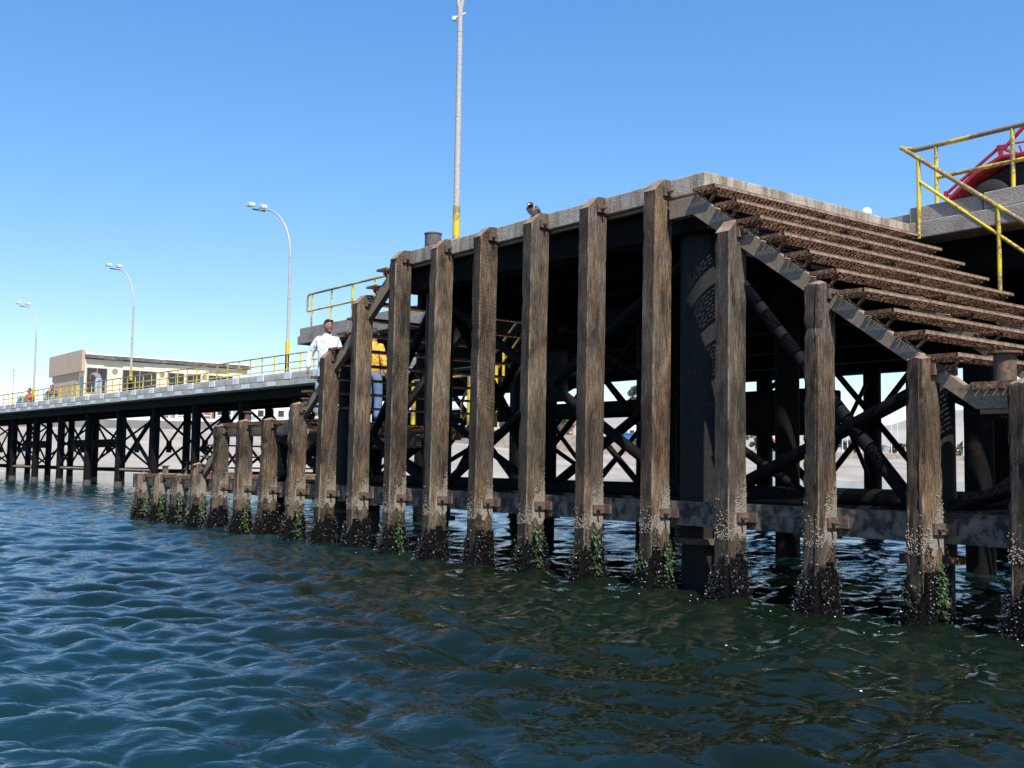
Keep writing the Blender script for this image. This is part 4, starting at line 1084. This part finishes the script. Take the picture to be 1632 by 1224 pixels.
m.obj('roof_sheet', 'white', hall)
for y0, y1 in ((.25, 2.3), (4.0, 7.6), (8.9, 10.7), (11.0, 12.6), (13.6, 16.4)):
    m = MB(); m.box(.0, .02, y0, y1, 2.9, Hh-.95); fo = m.obj('window', 'glass', hall)
    m = MB(); zz = Hh-.95
    m.box(.02, .07, y0-.07, y0, 2.83, zz+.07); m.box(.02, .07, y1, y1+.07, 2.83, zz+.07); m.box(.02, .07, y0, y1, 2.83, 2.9); m.box(.02, .07, y0, y1, zz, zz+.07); m.box(.02, .06, (y0+y1)/2-.03, (y0+y1)/2+.03, 2.9, zz); m.obj('frame', 'tan', fo)
for y in (3.15, 8.25, 13.1, 17.2):
    m = MB(); m.tube([(-.02, y, Hh-1.15), (.05, y, Hh-1.15)], .3, 20); m.obj('round_vent', 'rock', hall, True)
m = MB(); m.ball((-11, -.35, Hh-2.2), .25, 12, 8); m.obj('wall_lamp', 'lampw', hall, True)

def house(px0, px1, ytop, Zoff, label, wallm, roofm, base_extra=0, roof='flat', nwin=3, cat='house'):
    pc = (px0+px1)/2; z0, z1, hh, wh = lerp_tab(SH, pc); Z = z1+Zoff
    g = hh+wh-.15; a = gpos(px0, Z, g); b_ = gpos(px1, Z, g); W2 = (b_-a).length
    top = CAM.z+(horizon(pc)-ytop)/FPX*Z; H2 = top-g
    o = empty('house', (a+b_)/2, math.atan2(b_.y-a.y, b_.x-a.x), label=label, cat=cat)
    m = MB(); m.box(-W2/2, W2/2, 0, 6, -.3, H2*(.72 if roof == 'gable' else .94)); m.obj('wall', wallm, o)
    m = MB()
    if roof == 'gable': m.prism([(-.4, H2*.7), (3, H2), (6.4, H2*.7)], 'x', -W2/2-.3, W2/2+.3)
    else: m.box(-W2/2-.2, W2/2+.2, -.25, 6.2, H2*.94+.002, H2)
    m.obj('roof', roofm, o)
    for i in range(nwin):
        x = -W2/2+W2*(i+.5)/nwin; m = MB(); ww = min(.55, W2/nwin*.28); m.box(x-ww, x+ww, -.04, -.005, H2*.28, H2*.58); f_ = m.obj('window', 'glass', o)
        m = MB(); m.box(x-ww-.06, x+ww+.06, -.1, -.041, H2*.24, H2*.28); m.obj('sill', 'white', f_)
    m = MB(); m.box(W2/2-.9, W2/2-.2, -.05, -.006, -.0, min(2, H2*.6)); m.obj('door', 'brownr', o)
    return o
house(222, 268, 640, 3, 'low cream house seen under the trestle below the hall', 'cream', 'roofd')
house(276, 300, 641, 3, 'narrow white hut seen under the trestle next to the low cream house', 'white', 'white', nwin=1)
house(306, 335, 638, 4, 'yellowish house with dark openings seen under the trestle', 'tan', 'white', nwin=2)
house(341, 368, 636, 3, 'white house seen under the trestle left of the capped bollard', 'white', 'white', nwin=2)
house(405, 470, 640, 4, 'long white house seen under the trestle right of the capped bollard', 'white', 'pink', nwin=4)
house(640, 715, 652, 8, 'white low building glimpsed below the left stair', 'white', 'white', nwin=4)
house(790, 850, 655, 10, 'brown roofed house behind the rubble wall', 'tan', 'brownr', roof='gable')
house(856, 915, 668, 8, 'reddish roofed low house right of the brown roofed one', 'pink', 'brownr', roof='gable')
house(1000, 1040, 672, 6, 'white two storey house beyond the beach with a tall tree beside it', 'white', 'pink', nwin=3)
house(1238, 1275, 694, 6, 'white house with pink roof behind bushes', 'white', 'pink', roof='gable', nwin=2)
house(1560, 1574, 722, 1.5, 'small white hut above the low wall at right', 'white', 'white', nwin=1, cat='hut')
house(1480, 1550, 718, 20, 'low grey shed beyond the right hand beach', 'greywall', 'roofd', nwin=4, cat='shed')
house(1588, 1700, 712, 16, 'long white boundary building at far right beyond the beach', 'white', 'roofd', nwin=5, cat='building')
m = MB(); c = gpos(1014, 166, 5.2)
for i, (a, b_, h) in enumerate(((0, 2.2, 1.0),)):
    m.box(-2.2, 2.2, -.8, .8, .3, 1.1)
    m.prism([(-2.6, 1.1), (2.7, 1.1), (2.2, 1.35), (-2.2, 1.35)], 'y', -.9, .9)
o = m.obj('kiosk', ['blue'], None); o.location = c; o.rotation_euler = (0, 0, YAW); tag(o, 'blue kiosk in front of the white two storey house', 'kiosk')

# ------------------------------------------------------------------ trees, palms, masts
def tree(px, ytop, Zoff, wpx, label, mat='leaf', nleaf=900, trunk=.35):
    z0, z1, hh, wh = lerp_tab(SH, px); Z = z1+Zoff; g = hh+wh-.15; c = gpos(px, Z, g); top = CAM.z+(horizon(px)-ytop)/FPX*Z; H2 = top-g; w2 = wpx/FPX*Z/2
    o = empty('tree', c, label=label, cat='tree'); r = random.Random(int(px*7))
    m = MB(); m.tube([(0, 0, -.3), (.05*H2*r.uniform(-1, 1), 0, H2*trunk), (0, 0, H2*.8)], [.07*H2*.4+.08, .05*H2*.3+.05, .03], 8)
    cl = [(Vector((r.uniform(-.75, .75)*w2, r.uniform(-.75, .75)*w2, H2*(trunk+(1-trunk)*r.uniform(.15, .88)))), r.uniform(.25, .5)*w2) for _ in range(9)]
    for cc, cr_ in cl[:6]: m.tube([(0, 0, H2*trunk*.9), tuple(cc*.6+Vector((0, 0, H2*.1))), tuple(cc)], [.05, .035, .015], 5)
    m.obj('trunk', 'bark', o, True)
    m = MB()
    for q in range(nleaf):
        cc, cr_ = r.choice(cl); d = Vector((r.gauss(0, 1), r.gauss(0, 1), r.gauss(0, 1))).normalized()*cr_*r.random()**.4; p = cc+Vector((d.x, d.y, d.z*.8))
        s = r.uniform(.12, .3)*(w2/2)**.5; u = Vector((r.uniform(-1, 1), r.uniform(-1, 1), r.uniform(-1, 1))).normalized()*s; v_ = u.cross(Vector((r.uniform(-1, 1), r.uniform(-1, 1), r.uniform(-1, 1)))).normalized()*s*.6
        m.add([p-u, p+v_, p+u, p-v_], [(0, 1, 2, 3)])
    m.obj('crown', mat, o); return o
tree(1016, 602, 6, 40, 'tall sparse grey green tree beside the white two storey house', 'leafd', 1500, .3)
tree(905, 652, 5, 34, 'yellow green tree beside the reddish roofed house', 'leaf', 800)
tree(1247, 704, 1.5, 30, 'round green bush in front of the pink roofed house', 'leaf', 900, .1)
tree(1205, 690, 4, 26, 'dark narrow tree left of the pink roofed house', 'leafd', 700, .2)
tree(1348, 701, 8, 30, 'dense green tree at the foot of the masts', 'leafd', 900, .15)
tree(1378, 706, 6, 26, 'pale green bush right of the dense green tree', 'leaf', 700, .1)
tree(1425, 706, 5, 34, 'wide green bush behind the low wall near the lamp masts', 'leafd', 900, .1)
tree(1465, 712, 6, 40, 'low hedge like bush left of the thick worn pile', 'leaf', 900, .1)
tree(1541, 702, 5, 24, 'leafy green tree right of the thick worn pile', 'leaf', 800, .2)
tree(1608, 722, 4, 30, 'low bush in front of the long white boundary building', 'leafd', 700, .1)
tree(660, 662, 6, 24, 'green tree glimpsed between piles below the left stair', 'leaf', 500)
def palm(px, ytop, Zoff, label):
    z0, z1, hh, wh = lerp_tab(SH, px); Z = z1+Zoff; g = hh+wh-.15; c = gpos(px, Z, g); H2 = CAM.z+(horizon(px)-ytop)/FPX*Z-g
    o = empty('palm_tree', c, label=label, cat='palm tree', group='palm trees on the shore'); r = random.Random(int(px))
    m = MB(); m.tube([(0, 0, -.3), (.1, 0, H2*.5), (.05, 0, H2*.85)], [.22, .16, .15], 8); m.obj('trunk', 'bark', o, True)
    m = MB()
    for k in range(16):
        a = 2*PI*k/16+r.uniform(-.2, .2); l = r.uniform(1.3, 1.9); e = r.uniform(-.3, .9); prev = None
        for j in range(8):
            t_ = j/7; p = Vector((math.cos(a)*l*t_, math.sin(a)*l*t_, H2*.85+e*t_*l*.8-t_*t_*l*.75)); s = Vector((-math.sin(a), math.cos(a), -.5))*.22*(1-t_*.7)
            if prev: m.add([prev[0], prev[0]+prev[1], p+s, p], [(0, 1, 2, 3)]); s2 = Vector((s.x*-1, s.y*-1, s.z)); m.add([prev[0], prev[0]+Vector((-prev[1].x, -prev[1].y, prev[1].z)), p+s2, p], [(0, 1, 2, 3)])
            prev = (p, s)
    m.obj('crown', 'leaf', o)
palm(1259, 690, 4, 'palm tree right of the round green bush')
palm(1362, 698, 3, 'palm tree below the sloping tube brace, right of the masts')
palm(1405, 708, 3, 'palm tree between the two dark columns at right')
palm(1530, 712, 3, 'palm tree beside the leafy green tree at right')
def mast(px, ytop, label, Zoff=2, lampy=False, r=.07):
    z0, z1, hh, wh = lerp_tab(SH, px); Z = z1+Zoff; g = hh+wh-.15; c = gpos(px, Z, g); H2 = CAM.z+(horizon(px)-ytop)/FPX*Z-g
    o = empty('mast', c, label=label, cat='mast', group='pale masts along the shore')
    m = MB(); m.tube([(0, 0, 0), (0, 0, H2)], [r*1.3, r], 8); m.obj('pole', 'mast', o, True)
    m = MB()
    if lampy: m.tube([(0, 0, H2), (-.4, -.3, H2+.25), (-1.1, -.8, H2+.2)], .05, 6); m.box(-1.5, -1.0, -.95, -.7, H2+.12, H2+.24); m.obj('lamp_head', 'mast', o)
    else: m.ball((0, 0, H2+.08), .12, 8, 6); m.obj('finial', 'mast', o)
for px, y, lab, lp in ((1343, 682, 'leftmost pale mast above the dense green tree', 0), (1351, 688, 'pale mast just right of the leftmost one', 0), (1373, 664, 'tall thin mast between two dark columns', 0),
                       (1421, 658, 'tallest pale mast left of the thick worn pile', 0), (1431, 668, 'pale mast with a curved lamp head', 1), (1536, 676, 'thin mast against the hills, right of the thick worn pile', 0),
                       (1547, 678, 'second thin mast against the hills beside a leafy tree', 0), (1613, 681, 'thin mast near the right edge of the picture', 0)):
    mast(px, y, lab, lampy=lp)
o = empty('antenna', gpos(15, 150, 4.5), label='thin antenna mast with small cross arms at far left', cat='antenna')
m = MB(); m.tube([(0, 0, 0), (0, 0, 9.2)], .06, 8); m.obj('pole', 'greypole', o, True)
m = MB(); m.bar((-.5, 0, 8.9), (.5, 0, 9.0), .06, .06); m.bar((-.3, 0, 8.3), (.3, 0, 8.3), .05, .05); m.obj('cross_arm', 'greypole', o)

# ------------------------------------------------------------------ foam flecks
m = MB(); r = random.Random(9)
for q in range(20):
    x = r.gauss(18.5, 1.6); y = -abs(r.gauss(0, 1.1))-.1
    if q % 3 == 0: x = r.uniform(10, 20.5); y = -abs(r.gauss(0, .5))-.05
    s = r.uniform(.003, .008); a0 = r.uniform(0, 6); n = 7
    m.add([(x+s*1.8*math.cos(a0+2*PI*k/n)*r.uniform(.6, 1.1), y+s*math.sin(a0+2*PI*k/n)*r.uniform(.6, 1.1), .03) for k in range(n)]+[(x, y, .036)], [(k, (k+1) % n, n) for k in range(n)])
o = m.obj('foam_flecks', 'foam', None); tag(o, 'small white foam flecks floating before the right hand piles', 'foam', kind='stuff')
